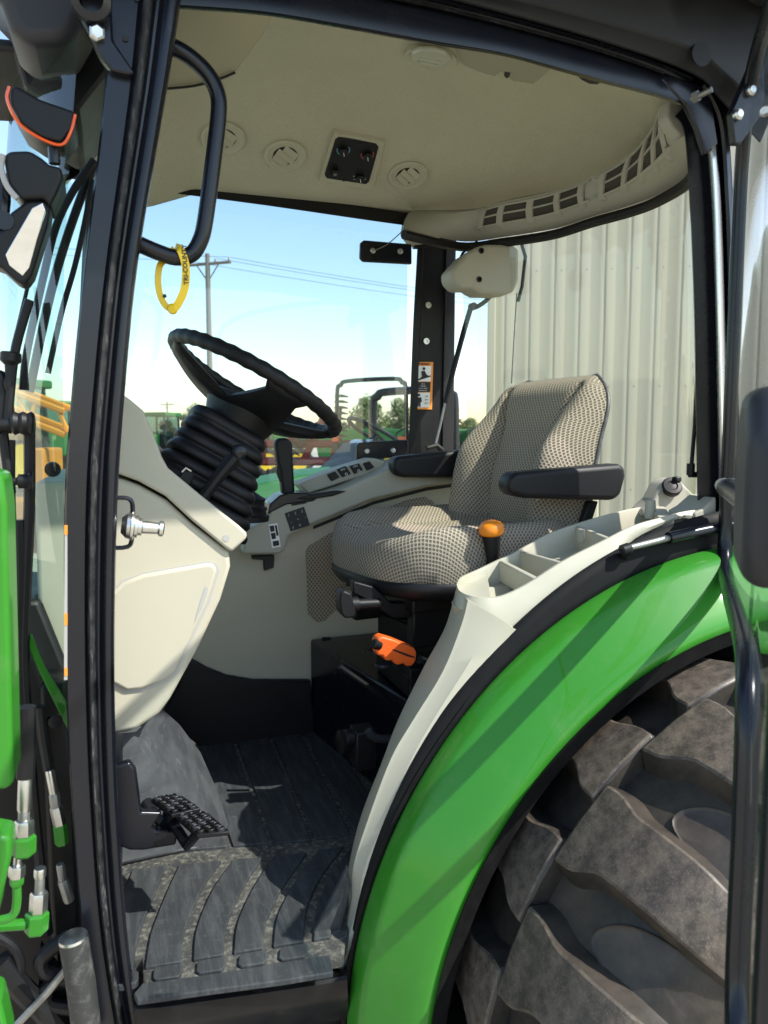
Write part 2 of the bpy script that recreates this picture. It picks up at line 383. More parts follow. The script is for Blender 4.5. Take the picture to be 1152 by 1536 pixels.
# --- trees
def tree(x, w_, top, width, label, m=TREEM, nl=5200, leaf=.16, trunk=True, squash=1.0, base=None, grp='trees on the horizon'):
    b = gpt(x, w_); H_ = zpx(top, w_) - GZ; W_ = width / F * w_
    t = thing('tree', label, 'tree', b, grp)
    rnd = random.Random(int(x * 7 + w_))
    cl = []
    for k in range(26):
        a = rnd.uniform(0, 6.28); rr = math.sqrt(rnd.random()) * .42 * W_; hh = rnd.uniform(.30, .92) * H_
        sc = 1 - max(0, (hh / H_ - .55) / .45) ** 1.6
        cl.append((Vector((b.x + math.cos(a) * rr * sc, b.y + math.sin(a) * rr * sc, b.z + hh)), rnd.uniform(.10, .20) * W_ * squash))
    mb = MB(); vs = []; fs = []
    for k in range(nl):
        c, r_ = cl[rnd.randrange(len(cl))]
        d = Vector((rnd.gauss(0, 1), rnd.gauss(0, 1), rnd.gauss(0, .8))).normalized() * r_ * rnd.uniform(.55, 1.08)
        p = c + d; n = (d.normalized() + Vector((rnd.uniform(-1, 1), rnd.uniform(-1, 1), rnd.uniform(-.2, 1.2)))).normalized()
        u = n.orthogonal().normalized(); v = n.cross(u); s_ = leaf * rnd.uniform(.6, 1.4) * W_ / 6
        o = len(vs); vs += [p - u * s_, p + v * s_ * .6, p + u * s_, p - v * s_ * .6]; fs.append((o, o + 1, o + 2, o + 3))
    me = bpy.data.meshes.new('crown'); me.from_pydata([tuple(q) for q in vs], [], fs); me.materials.append(m)
    link('crown', me, t)
    tb = MB().tube([b, b + Vector((.1, 0, H_ * .35)), b + Vector((0, .1, H_ * .7))], [W_ * .05, W_ * .035, W_ * .012], 8)
    for k in range(5):
        c = cl[k][0]; tb.tube([b + Vector((0, 0, H_ * .33)), b.lerp(c, .6) + Vector((0, 0, H_ * .1)), c], [W_ * .022, W_ * .014, W_ * .006], 6)
    tb.build('trunk', BARK, t)
tree(290, 85, 604, 44, 'rounded green tree beside the far utility pole, above the bushes', TREEM)
tree(312, 80, 622, 60, 'low leafy tree at the edge of the bushes behind the bellows', TREEM, 5200)
tree(250, 90, 632, 40, 'low bush row tree behind the dark cab tractor', TREED)
tree(556, 75, 590, 62, 'light green tree rising behind the black roll bar', TREEM)
tree(598, 78, 598, 56, 'light green tree between the second roll bar and the warning post', TREEM)
tree(668, 95, 626, 44, 'small dark tree seen between the gas strut and the seat', TREED)
tree(704, 92, 628, 44, 'small tree beside the shed corner above the green loader', TREEM)
for i, (x, w_, tp, wd) in enumerate(((340, 140, 640, 60), (380, 135, 638, 60), (420, 140, 641, 66), (465, 138, 640, 66), (505, 140, 636, 66), (545, 140, 638, 66), (590, 140, 640, 66), (640, 138, 640, 60), (690, 140, 638, 60), (190, 140, 636, 60), (140, 140, 640, 60), (90, 140, 637, 60), (40, 138, 640, 60), (-20, 140, 636, 70))):
    tree(x, w_, tp, wd, 'distant dark green tree in the low row along the horizon', TREED, 1500, .3, grp='far tree row')
# --- parked machines
def wheel_at(p, r_, wd, ax, parent, rimc=YEL, ratio=.55):
    ax = Vector(ax).normalized()
    o = MB().lathe([(-wd * .2, r_ * .1), (-wd * .3, r_ * ratio), (wd * .3, r_ * ratio), (wd * .2, r_ * .1)], p, ax, 24).build('wheel', rimc, parent)
    ty = MB().lathe([(-wd * .35, r_ * ratio), (-wd * .5, r_ * .8), (-wd * .42, r_ * .95), (0, r_), (wd * .42, r_ * .95), (wd * .5, r_ * .8), (wd * .35, r_ * ratio)], p, ax, 28, False)
    ty.build('tyre', TYRE, o)
    lg = MB()
    fwd = ax.cross(Vector((0, 0, 1))).normalized()
    for k in range(18):
        a = 2 * math.pi * k / 18; d = fwd * math.cos(a) + Vector((0, 0, 1)) * math.sin(a); tg = ax.cross(d)
        M3 = Matrix((tg, ax, d)).transposed()
        lg.box(p + d * r_ * .985 + ax * wd * .2 * (1 if k % 2 else -1), (r_ * .11, wd * .5, r_ * .08), M3)
    lg.build('tread', TYRE, o)['kind'] = 'stuff'
def compact(x, w_, ang, label, hgt, rops=True, decal=True, bar=.028, seatm=YEL, wide=1.0):
    b = gpt(x, w_); t = thing('compact_tractor', label, 'tractor', b, 'compact tractors in the yard')
    M = Matrix.Translation(b) @ Matrix.Rotation(ang, 4, 'Z'); k = hgt / 2.15
    def q(x_, y_, z_): return M @ Vector((x_ * k, y_ * k, z_ * k))
    f3 = M.to_3x3(); ax = f3 @ Vector((0, 1, 0))
    # forward is local -x
    sec = [(-1.75, .20, .62, 1.02), (-1.68, .25, .60, 1.13), (-1.2, .28, .60, 1.24), (-.75, .30, .62, 1.32), (-.55, .29, .62, 1.33)]
    rs = []
    for xx, hw, z0, z1 in sec: rs.append([q(xx, -hw, z0), q(xx, -hw * 1.02, z1 - .12), q(xx, -hw * .75, z1 - .02), q(xx, 0, z1), q(xx, hw * .75, z1 - .02), q(xx, hw * 1.02, z1 - .12), q(xx, hw, z0)])
    hd_ = MB().rings(rs).build('hood', GREENB, t, .01, smooth=40)
    if decal:
        for s_ in (-1, 1):
            MB().prism([q(-1.45, s_ * .292, 1.0), q(-.95, s_ * .302, 1.03), q(-.95, s_ * .302, 1.13), q(-1.40, s_ * .292, 1.09)], f3 @ Vector((0, s_ * .012, 0))).build('side_decal', YEL, hd_)
            MB().prism([q(-1.36, s_ * .306, 1.035), q(-1.02, s_ * .316, 1.055), q(-1.02, s_ * .316, 1.085), q(-1.36, s_ * .306, 1.065)], f3 @ Vector((0, s_ * .006, 0))).build('decal_print', GREENB, hd_)
    MB().prism([q(-.56, -.24, 1.28), q(-.56, .24, 1.28), q(-.40, .24, 1.46), q(-.40, -.24, 1.46)], f3 @ Vector((.12, 0, -.06))).build('dash', PLAS, t, .01)
    MB().prism([q(-.44, -.16, 1.40), q(-.44, .16, 1.40), q(-.38, .16, 1.47), q(-.38, -.16, 1.47)], f3 @ Vector((.01, 0, -.005)) + Vector((.012, 0, .012))).build('gauge_screen', SCREEN, t)
    swc = q(-.28, 0, 1.50); nn = (f3 @ Vector((.5, 0, .86))).normalized(); u = nn.orthogonal().normalized(); v = nn.cross(u)
    MB().tube([swc + (u * math.cos(a) + v * math.sin(a)) * .18 * k for a in [2 * math.pi * j / 24 for j in range(24)]], .014, 8, True).tube([swc - u * .17 * k, swc + u * .17 * k], .012, 6).tube([swc, q(-.42, 0, 1.32)], .02, 6).build('steering_wheel', PLAS, t)
    MB().box(q(.28, 0, .98), (.42 * k, .46 * k, .10 * k), f3).box(q(.50, 0, 1.18), (.10 * k, .44 * k, .40 * k), f3).build('seat', seatm, t, .03, seg=3)
    MB().box(q(-.1, 0, .58), (1.2 * k, .5 * k, .3 * k), f3).box(q(-1.2, 0, .55), (1.0 * k, .34 * k, .2 * k), f3).build('chassis', GREENB, t, .01)
    for s_ in (-1, 1):
        rs = []
        for j in range(13):
            a = R(lerp(20, 150, j / 12)); rs.append([q(.35 - .62 * math.cos(a), s_ * y_, .55 + .62 * math.sin(a)) + Vector((0, 0, z_)) for y_, z_ in ((.38, 0), (.74, -.01), (.75, -.05), (.38, -.03))])
        MB().rings(rs).build('fender', GREENB, t, smooth=50)
        wheel_at(q(.35, s_ * .58, .56), .56 * k, .34 * k, ax, t); wheel_at(q(-1.35, s_ * .52, .36), .36 * k, .24 * k, ax, t)
    if rops:
        P = [q(.62, -.52, .7), q(.62, -.52, 1.95), q(.62, -.46, 2.10), q(.62, -.34, 2.15), q(.62, .34, 2.15), q(.62, .46, 2.10), q(.62, .52, 1.95), q(.62, .52, .7)]
        rp_ = MB().tube(spl(P, 5), bar * k, 8).build('roll_bar', BLACK, t)
        for s_ in (-1, 1):
            MB().box(q(.62, s_ * .52, 1.32), (.10 * k, .075 * k, .09 * k), f3).build('roll_bar_hinge', BLACK, rp_, .005); MB().box(q(.68, s_ * .50, 1.42), (.05 * k, .10 * k, .07 * k), f3).build('tail_lamp', AMBER, rp_, .01)
    return t, q, f3
compact(596, 12.0, R(218), 'green tractor with slim upright black roll bar behind the red harrow discs', 2.55)
compact(664, 9.0, R(216), 'green tractor with thick black roll bar partly behind the warning post', 2.22, bar=.045)
compact(636, 5.0, R(2), 'green tractor with yellow side stripe on its hood, parked alongside the open cab', 2.48, rops=False)
# loader tractor arm by the shed
def cab_tractor(x, w_, ang, label, k=1.0):
    b = gpt(x, w_); t = thing('cab_tractor', label, 'tractor', b, 'large tractors parked across the yard')
    M = Matrix.Translation(b) @ Matrix.Rotation(ang, 4, 'Z'); f3 = M.to_3x3(); ax = f3 @ Vector((0, 1, 0))
    def q(x_, y_, z_): return M @ Vector((x_ * k, y_ * k, z_ * k))
    MB().box(q(-1.6, 0, 1.45), (2.0 * k, .8 * k, .8 * k), f3).build('hood', GREENB, t, .08, seg=3)
    MB().box(q(-1.0, 0, .95), (3.2 * k, .5 * k, .4 * k), f3).build('chassis', BLACKM, t, .02)
    cab = MB()
    for sx_ in (-.6, .75):
        for sy_ in (-.65, .65): cab.tube([q(sx_, sy_, 1.3), q(sx_ * .93, sy_ * .95, 2.72)], .05 * k, 6)
    cab.build('cab_frame', BLACK, t)
    MB().box(q(.05, 0, 2.0), (1.25 * k, 1.26 * k, 1.4 * k), f3).build('cab_glass', glass('cab_glass', (.35, .5, .5)), t)
    MB().box(q(.05, 0, 2.80), (1.6 * k, 1.5 * k, .2 * k), f3).build('cab_roof', GREENB, t, .06, seg=3)
    MB().box(q(.2, 0, 1.45), (.5 * k, .5 * k, .7 * k), f3).build('seat', PLAS, t, .05)
    for s_ in (-1, 1):
        wheel_at(q(.6, s_ * .95, .92), .92 * k, .5 * k, ax, t); wheel_at(q(-2.0, s_ * .9, .68), .68 * k, .42 * k, ax, t)
        MB().prism([q(.0, s_ * .7, 1.75), q(.6, s_ * .7, 1.98), q(1.2, s_ * .7, 1.8), q(1.2, s_ * 1.15, 1.8), q(.6, s_ * 1.15, 1.98), q(.0, s_ * 1.15, 1.75)], (0, 0, -.05)).build('fender', GREENB, t, .01)
    MB().box(q(1.1, .0, 1.9), (.06, .3, .12), f3).build('tail_lamp', AMBER, t)
    return t, q
cab_tractor(240, 38, R(55), 'green cab tractor with dark glass parked far off by the bushes')
cab_tractor(88, 26, R(200), 'green cab tractor glimpsed through the windscreen beside the orange machine')
cab_tractor(10, 20, R(230), 'big green cab tractor at the yard edge beyond the side mirror', 1.1)
# planter with yellow wheels
b = gpt(402, 34); pl = thing('planter', 'low green planter with yellow wheels in front of the bushes', 'planter', b)
MB().box(b + Vector((0, 0, 1.35)), (3.4, .3, .3)).box(b + Vector((-.8, 0, 1.7)), (.9, .8, .5)).box(b + Vector((.6, 0, 1.7)), (.9, .8, .5)).build('toolbar', GREENB, pl, .03)
for k in (-1.4, -.1, 1.3): wheel_at(b + Vector((k, -.5, .62)), .62, .25, (.25, 1, 0), pl, YEL, .62)
# red folding disc harrow
b = gpt(462, 15); hr = thing('disc_harrow', 'red folding disc harrow with upright rows of worn discs', 'harrow', b)
f = MB()
def hb3(x, y, z): return b + RT * x + Vector((FW.x, FW.y, 0)) * y + Vector((0, 0, z + .28))
for P in (((-1.3, 0, .95), (1.0, 0, .95)), ((-1.3, .8, .95), (1.0, .8, .95)), ((-1.3, 0, .95), (-1.3, .8, .95)), ((1.0, 0, .95), (1.0, .8, .95)), ((-1.2, 0, 1.30), (.9, 0, 1.30)), ((-.1, 0, .95), (.35, 0, 1.9)), ((.35, 0, 1.9), (.80, 0, .95)), ((.35, .6, 1.9), (.35, 0, 1.9)), ((-.9, 0, .95), (-.9, 0, 1.3)), ((.5, 0, .9), (.6, 0, 2.0)), ((-.5, 0, 1.3), (.35, .2, 1.75)), ((-1.3, 0, .95), (-2.4, -.2, .75))):
    f.tube([hb3(*P[0]), hb3(*P[1])], .075, 6)
f.build('frame', RED, hr)
def gang(p0, p1, n, r_):
    a, c = hb3(*p0), hb3(*p1); d = (c - a)
    for k in range(n):
        MB().lathe([(0, .03), (.0, r_), (.02, r_), (.05, .03)], a + d * (k / (n - 1)), d, 14).build('disc', mat('rusty_disc', (.16, .10, .07), .6, .5) if 'rusty_disc' not in bpy.data.materials else bpy.data.materials['rusty_disc'], hr)
gang((-.55, -.1, .75), (-.05, -.1, 1.55), 9, .17); gang((.62, -.1, 1.0), (.66, -.1, 2.2), 12, .14); gang((-1.6, -.1, .6), (-.8, -.1, .6), 7, .2)
for k in (-.6, .3): wheel_at(hb3(k, .2, .42), .42, .25, FW, hr, RED)
# green grain drill behind the harrow
b = gpt(585, 24); gd = thing('grain_drill', 'long green grain drill box with pale stripe behind the harrow', 'drill', b)
M3 = Matrix((RT, Vector((FW.x, FW.y, 0)).normalized(), Vector((0, 0, 1)))).transposed()
MB().prism([b + M3 @ Vector((x_, -.5, z_)) for x_, z_ in ((-2.2, 1.1), (3.2, 1.1), (3.2, 1.95), (-2.0, 1.95), (-2.3, 1.7))], M3 @ Vector((0, 1.0, 0))).build('hopper', GREENB, gd, .03)
MB().box(b + M3 @ Vector((.5, -.51, 1.55)), (5.0, .03, .06), M3).build('stripe', CHALK, gd)
text('8300', .22, Matrix.Translation(b + M3 @ Vector((-.1, -.515, 1.35))) @ M3.to_4x4() @ Matrix.Rotation(R(90), 4, 'X'), YEL, gd)
for k in (-1.8, 2.6): wheel_at(b + M3 @ Vector((k, 0, .6)), .6, .35, M3 @ Vector((1, .2, 0)), gd)
MB().box(b + M3 @ Vector((.5, 0, .9)), (5.2, .6, .3), M3).build('frame', BLACKM, gd, .02)
# green front loader by the shed corner
b = gpt(705, 13); fl = thing('front_loader', 'bright green front loader arms resting on the ground by the shed', 'loader', b)
for s_ in (0, .9):
    MB().prism([b + M3 @ Vector((x_, s_, z_)) for x_, z_ in ((-.75, .3), (-.62, .25), (-.2, 1.5), (.2, 1.72), (.9, 1.2), (.95, 1.35), (.25, 1.92), (-.3, 1.72))], M3 @ Vector((0, .09, 0))).build('loader_arm', GREENB, fl, .01)
MB().prism([b + M3 @ Vector((x_, -.2, z_)) for x_, z_ in ((-1.1, 0.03), (-.5, .03), (-.45, .6), (-.6, .65), (-.65, .2), (-1.1, .12))], M3 @ Vector((0, 1.4, 0))).build('bucket', GREENB, fl, .01)
MB().prism([b + M3 @ Vector((x_, .05, z_)) for x_, z_ in ((.75, .02), (.95, .02), (.98, 1.3), (.85, 1.4))], M3 @ Vector((0, .12, 0))).build('stand', GREENB, fl, .01)
# orange telehandler seen through the windscreen
b = gpt(44, 12); om = thing('orange_lift', 'orange lift with lattice boom standing beyond the windscreen', 'lift', b)
for s_ in (-.35, .35):
    MB().tube([b + M3 @ Vector((-1.0, s_, 2.75)), b + M3 @ Vector((.7, s_, 2.10))], .05, 6).tube([b + M3 @ Vector((-1.0, s_, 2.4)), b + M3 @ Vector((.7, s_, 1.75))], .05, 6).build('boom_rail', ORM, om)
for k in range(6):
    x_ = lerp(-.95, .6, k / 5); z_ = lerp(2.73, 2.14, k / 5)
    MB().tube([b + M3 @ Vector((x_, -.35, z_)), b + M3 @ Vector((x_ + (.15 if k % 2 else -.15), -.35, z_ - .35))], .035, 5).build('lattice_bar', ORM, om)
MB().box(b + M3 @ Vector((.25, 0, .9)), (.25, .7, 1.3), M3).build('mast', ORM, om, .04); MB().box(b + M3 @ Vector((0, 0, .55)), (2.0, 1.3, .5), M3).build('chassis', ORM, om, .05)
for sx_ in (-.7, .7): wheel_at(b + M3 @ Vector((sx_, -.7, .42)), .42, .3, M3 @ Vector((0, 1, 0)), om, BLACKM)
b = gpt(20, 30); yt = thing('yellow_tool', 'long yellow implement bar lying low across the yard', 'implement', b)
MB().box(b + Vector((0, 0, .5)), (2.6, .5, .35)).box(b + Vector((-1.1, 0, .25)), (.12, .4, .5)).box(b + Vector((1.1, 0, .25)), (.12, .4, .5)).build('bar', YEL, yt, .03)


# ================================================================== TRACTOR
TR = thing('tractor', 'green tractor with open cab door, beige interior and dotted fabric seat', 'tractor', (1.16, 1.78, GZ))
# ---------------------------------------------------------------- rear wheel
WC = Vector((1.16, 1.0, .56))
PROF = [(0, .636), (.09, .632), (.155, .620), (.20, .598), (.232, .562), (.248, .50), (.244, .43), (.222, .365), (.19, .335)]
PSM = [Vector((a, b)) for a, b in [tuple(p)[:2] for p in spl([(a, b, 0) for a, b in PROF], 5)]]
def prof_at(q):
    """q in 0..1 along the half profile -> (dy, r, normal)"""
    f = q * (len(PSM) - 1); i = min(int(f), len(PSM) - 2); p = PSM[i].lerp(PSM[i + 1], f - i); d = (PSM[i + 1] - PSM[i]).normalized()
    return p, Vector((-d.y, d.x))
wheel = MB().lathe([(-.12, .05), (-.12, .16), (-.09, .2), (-.07, .3), (-.16, .32), (-.19, .345), (-.175, .335), (-.1, .31), (.1, .31), (.19, .335), (.19, .35), (.1, .2), (.0, .05)], WC, (0, 1, 0), 48).build('rear_wheel', YEL, TR)
ty = MB()
full = [(-p.x, p.y) for p in reversed(PSM)] + [(p.x, p.y) for p in PSM[1:]]
ty.lathe(full, WC, (0, 1, 0), 96, caps=False)
ty.build('tyre', TYRE, wheel)
def local(m, s, th, h, side):
    p, n = prof_at(s); q = p + n * h
    t = R(th); return Vector((-q.y * math.cos(t), -side * q.x, q.y * math.sin(t)))
def lug_mesh(side):
    m = MB(); rs = []; Q = [0.0, .03, .05, .07, .09, .11, .13, .18, .24, .30, .36, .42, .48, .54, .585]
    for i, s in enumerate(Q):
        k = s / .585
        q1 = min(1, max(0, (s - .05) / .08)); q1 = q1 * q1 * (3 - 2 * q1)
        ctr = .6 * math.sin(k * 3.0) - 1.4 * max(0, k - .55)
        hi = lerp(6.3, 5.0, q1) + ctr - .4 * max(0, k - .6)
        lo = lerp(-5.9, -3.7, q1) + ctr + .5 * max(0, k - .6)
        h = .036 if s < .36 else lerp(.036, .014, (s - .36) / .225)
        b = -.012
        fl = 1.9
        rs.append([local(m, s, lo - fl, b, side), local(m, s, lo, h * .93, side), local(m, s, lo + .35, h, side), local(m, s, (hi + lo) / 2, h, side), local(m, s, hi - .35, h, side), local(m, s, hi, h * .93, side), local(m, s, hi + fl, b, side)])
    m.rings(rs)
    me = m.mesh('tread_lug', 28); me.materials.append(LUGM); me.materials.append(TYRE)
    for p in me.polygons:
        t_ = {v % 7 for v in p.vertices}
        p.material_index = 0 if len(p.vertices) == 4 and t_ <= {1, 2, 3, 4, 5} else 1  # worn dusty tops; sides take the darker rubber to imitate their shade
    return me
def pad_mesh(side):
    m = MB(); P = [(.15, 8.6), (.18, 11.4), (.26, 13.6), (.40, 14.6), (.66, 14.2), (.68, 9.6), (.68, 5.6), (.52, 5.6), (.34, 6.0), (.20, 6.7)]
    P = [tuple(p)[:2] for p in spl([(a, b, 0) for a, b in P], 4, True)]
    c = (sum(p[0] for p in P) / len(P), sum(p[1] for p in P) / len(P))
    rs = []
    for k, h in ((1, -.002), (1, .003), (.985, .005), (.97, .003), (.94, .0015), (.6, .0015), (.3, .0015), (.02, .0015)):
        rs.append([local(m, c[0] + (a - c[0]) * k, c[1] + (b - c[1]) * k, h, side) for a, b in P])
    m.rings(rs)
    me = m.mesh('sidewall_pad', 30); me.materials.append(TYRE); return me
NL = 19
def spin(name, me, deg, bevel=0):
    o = bpy.data.objects.new(name, me); COL.objects.link(o); o.location = WC; o.rotation_euler = (0, R(deg), 0)
    adopt(o, wheel)
    if bevel:
        b = o.modifiers.new('edge', 'BEVEL'); b.width = bevel; b.segments = 2; b.limit_method = 'ANGLE'; b.angle_limit = R(40)
    return o
L0, L1, PD = lug_mesh(1), lug_mesh(-1), pad_mesh(1)
for k in range(NL):
    spin('tread_lug', L0, 41.0 + 360 / NL * (k - 4), .008)
    spin('tread_lug', L1, 41.0 + 360 / NL * (k - 4.5), .008)
    spin('sidewall_pad', PD, 41.0 + 360 / NL * (k - 4))

# ---------------------------------------------------------------- fender
def arc(c, r, Y, t): return Vector((c[0] - r * math.cos(R(t)), Y, c[1] + r * math.sin(R(t))))
CI, CO, CB = (1.169, .554), (1.160, .545), (1.216, .579)
T0, T1 = -12, 118
def fend(u, v):
    t = lerp(T0, T1, u)
    sec = spl([(1.205, .826, 0), (1.196, .834, 0), (1.185, .8355, 0), (1.160, .8295, 0), (1.149, .8235, 0), (1.138, .812, 0), (1.10, .768, 0), (1.086, .749, 0), (1.080, .735, 0), (1.082, .715, 0)], 4)
    f = v * (len(sec) - 1); i = min(int(f), len(sec) - 2); q = sec[i].lerp(sec[i + 1], f - i)
    k = min(1, max(0, (1.205 - q.x) / .125)); c = (lerp(CI[0], CO[0], k), lerp(CI[1], CO[1], k))
    # a soft crease runs along the crown
    r = q.y
    return arc(c, r, q.x, t)
fender = MB().grid(fend, 90, 36).build('rear_fender', GREEN, TR, solid=.004, smooth=60)
MB().rings([[arc(CO, r, Y, lerp(T0, T1, k / 70)) for r, Y in ((.722, 1.074), (.730, 1.070), (.722, 1.086), (.700, 1.090), (.698, 1.080))] for k in range(71)]).build('rubber_edge', TRIM, fender)
MB().rings([[arc(c, r, Y, lerp(T0 - 2, T1, k / 80)) for c, r, Y in ((CI, .826, 1.203), (CI, .838, 1.197), (CI, .846, 1.199), (CB, .866, 1.203), (CB, .877, 1.206), (CB, .883, 1.216), (CB, .875, 1.235), (CI, .826, 1.235))] for k in range(81)]).build('fender_trim', TRIM, fender, smooth=50)
# inner wheel arch wall
MB().rings([[arc(CI, .83, 1.262, t), arc(CI, .15, 1.262, t), arc(CI, .15, 1.285, t), arc(CI, .83, 1.285, t)] for t in [lerp(-30, 200, k / 60) for k in range(61)]]).build('wheel_arch', BLACKM, TR)
MB().rings([[arc(CI, .824, 1.205, t), arc(CI, .824, 1.262, t), arc(CI, .818, 1.262, t), arc(CI, .818, 1.205, t)] for t in [lerp(-12, 118, k / 60) for k in range(61)]]).build('arch_liner', BLACKM, fender)
# dark bracket behind the tyre, under the rear of the fender
MB().box((1.08, 1.22, 1.27), (.10, .06, .14)).box((1.13, 1.2, 1.22), (.2, .05, .03)).build('fender_bracket', BLACKM, TR, .004)
# rear axle, frame and belly under the cab so nothing hangs in the air
MB().lathe([(1.02, .12), (1.6, .13)], (1.16, 0, .56), (0, 1, 0), 20).box((.9, 1.78, .52), (2.2, .42, .36)).box((.35, 1.78, .62), (.5, .9, .12)).build('chassis', BLACKM, TR, .01)
for yy in (2.56,):
    fw_ = MB().lathe([(-.12, .05), (-.1, .3), (-.18, .34), (.18, .34), (.1, .3), (.1, .05)], (1.16, yy, .56), (0, 1, 0), 32).build('rear_wheel', YEL, TR)
    MB().lathe([(-.2, .335), (-.245, .43), (-.25, .5), (-.2, .6), (0, .66), (.2, .6), (.25, .5), (.245, .43), (.2, .335)], (1.16, yy, .56), (0, 1, 0), 48, False).build('tyre', TYRE, fw_)

# ---------------------------------------------------------------- cab structure
PIL = [(165, -20, 275, -20), (158, 110, 255, 110), (150, 200, 239, 202), (126, 400, 206, 402), (108, 580, 188, 580), (97, 740, 177, 740), (97, 940, 172, 940), (103, 1130, 174, 1130), (114, 1300, 183, 1300), (124, 1400, 191, 1398), (136, 1480, 200, 1470), (150, 1570, 216, 1560), (160, 1640, 226, 1640)]
PPRO = [(0, .07), (0, .006), (.04, 0), (.40, 0), (.43, .003), (.45, .004), (.47, .002), (.52, -.003), (.60, -.002), (.63, .003), (.66, .008), (.70, .009), (.74, .006), (.78, .002), (.84, 0), (.92, .001), (.97, .006), (1, .016), (1, .07)]
fp = strip(PIL, PPRO, 1.2).build('front_pillar', BLACK, TR, smooth=40)
strip([tuple(q) for q in PIL], [(.455, .009), (.47, -.002), (.50, -.0065), (.55, -.0065), (.60, -.003), (.625, .007)], 1.199).build('door_seal', SEAL, fp, smooth=60)
# header over the door: bottom edge meets the headliner
HDR = [(255, -75, 262, 14), (300, -70, 300, 16), (400, -58, 400, 24), (520, -40, 520, 44), (640, -16, 640, 66), (752, 14, 752, 84), (840, 38, 835, 106), (926, 64, 915, 128), (1000, 92, 985, 146), (1042, 112, 1020, 160)]
HPRO = [(0, .05), (0, .01), (.05, .0), (.12, -.004), (.18, 0), (.22, .012), (.30, .014), (.34, .006), (.42, .002), (.92, .006), (.98, .012), (1, .03), (1, .09), (.5, .1)]
hd = strip(HDR, HPRO, 1.21).build('door_header', BLACK, TR, smooth=40)
strip([(a, b + 8, c, d + 8) for a, b, c, d in HDR[1:-1]], [(.14, .010), (.155, -.006), (.18, -.010), (.21, -.006), (.225, .010)], 1.21).build('door_seal', SEAL, hd, smooth=60)
# rear pillar: wide dark inner face, bright edge, dark seal
RP = [(1012, 175, 1062, 120), (1026, 200, 1090, 180), (1034, 300, 1100, 300), (1040, 450, 1105, 450), (1043, 600, 1108, 600), (1046, 760, 1112, 760), (1048, 830, 1116, 830)]
RPRO = [(0, .12), (0, .05), (.02, .045), (.48, .035), (.52, .02), (.56, .0), (.62, -.004), (.68, .0), (.71, .012), (.78, .016), (.82, .004), (.90, 0), (1, .004), (1, .06)]
rp = strip(RP, RPRO, 1.225).build('rear_pillar', BLACK, TR, smooth=40)
strip(RP[1:], [(.50, .020), (.53, -.004), (.60, -.013), (.68, -.008), (.72, .012)], 1.225).build('glint_strip', mat('sun_glint_tone', (.8, .8, .82), .22, .9, noise=(12, .4, (.5, .5, .54))), rp, smooth=60)  # strip coloured bright as the sun's glint on the black paint edge
sb_ = MB().tube(pxs([(1046, 560), (1042, 640), (1037, 700)], Y=1.30), .004, 8).lathe([(-.012, .008), (.012, .008)], at(1036, 704, Y=1.30), (0, 0, 1), 10).tube(pxs([(1034, 712), (1052, 712)], Y=1.30), .006, 8).build('window_strut', PLAS, rp)
# gusset where header and rear pillar meet
plate('gusset', [(990, 118), (1005, 112), (1052, 128), (1068, 150), (1078, 215), (1058, 232), (1045, 190), (1030, 158), (1008, 135)], BLACK, rp, Y=1.212, t=.012, bevel=.003)
plate('gusset_back', [(1036, 84), (1090, 70), (1096, 215), (1060, 215), (1052, 150)], BLACK, rp, Y=1.24, t=.03, bevel=.002)
MB().tube([at(1037, 148, Y=1.20), at(1050, 143, Y=1.185), at(1068, 134, Y=1.165)], .0052, 12).lathe([(0, .010), (.010, .010)], at(1040, 147, Y=1.196), at(1068, 134, Y=1.165) - at(1037, 148, Y=1.20), 6).build('stop_bolt', STEELD, rp)
# sill
SIL = [(201, 1504, 203, 1574), (206, 1503, 208, 1572), (240, 1500, 240, 1572), (320, 1489, 320, 1560), (420, 1475, 420, 1545), (498, 1463, 500, 1532), (520, 1458, 524, 1528)]
strip(SIL, [(-.30, .16), (-.10, .045), (0, .018), (.06, .006), (.16, 0), (.5, .0), (.60, .008), (1, .03), (1, .16)], 1.165, 3).build('door_sill', add_dust(mat('scuffed_black_step', (.006, .006, .007), .32, spec=.22, noise=(14, .5, (.02, .02, .02), 8)), (.16, .135, .10), 55, .60, .78, .3, stretch=(.4, 1, 1)), TR, .002)
plate('sill_guard', [(60, 1420), (150, 1536), (520, 1480), (660, 1490), (640, 1800), (40, 1800)], BLACKM, TR, Y=1.29, t=.02)
# far frame: header, rear corner post, front post
FY = 2.27
strip([(120, 238, 120, 262), (225, 262, 222, 284), (400, 286, 398, 308), (560, 312, 556, 331), (625, 322, 622, 340)], [(0, .05), (0, 0), (1, 0), (1, .05)], FY, 3).build('right_header', BLACKM, TR, .003)
fpil = strip([(629, 300, 690, 300), (626, 370, 684, 370), (619, 500, 682, 500), (613, 680, 680, 680), (612, 800, 680, 800)], [(0, .07), (0, .0), (.02, -.003), (.16, -.003), (.18, .008), (.72, .008), (.76, .0), (.98, .004), (1, .01), (1, .07)], 2.33, 3).build('right_rear_post', BLACKM, TR, smooth=40)
plate('post_web', [(600, 330), (640, 330), (640, 372), (622, 372), (616, 345)], BLACKM, fpil, Y=2.32, t=.02, bevel=.002)
for x, y in ((642, 458), (639, 512)):
    o_ = at(x, y, Y=2.336)
    MB().lathe([(0, .010), (-.005, .010), (-.005, .006), (-.001, .006)], o_, (0, 1, 0), 16).build('bolt_hole', STEEL, fpil)
# corner posts behind the near front pillar
fr = MB().tube([at(150, 215, Y=2.28), at(135, 500, Y=2.3), at(120, 800, Y=2.3), at(110, 1050, Y=2.3)], .03, 8).build('right_front_post', BLACKM, TR)

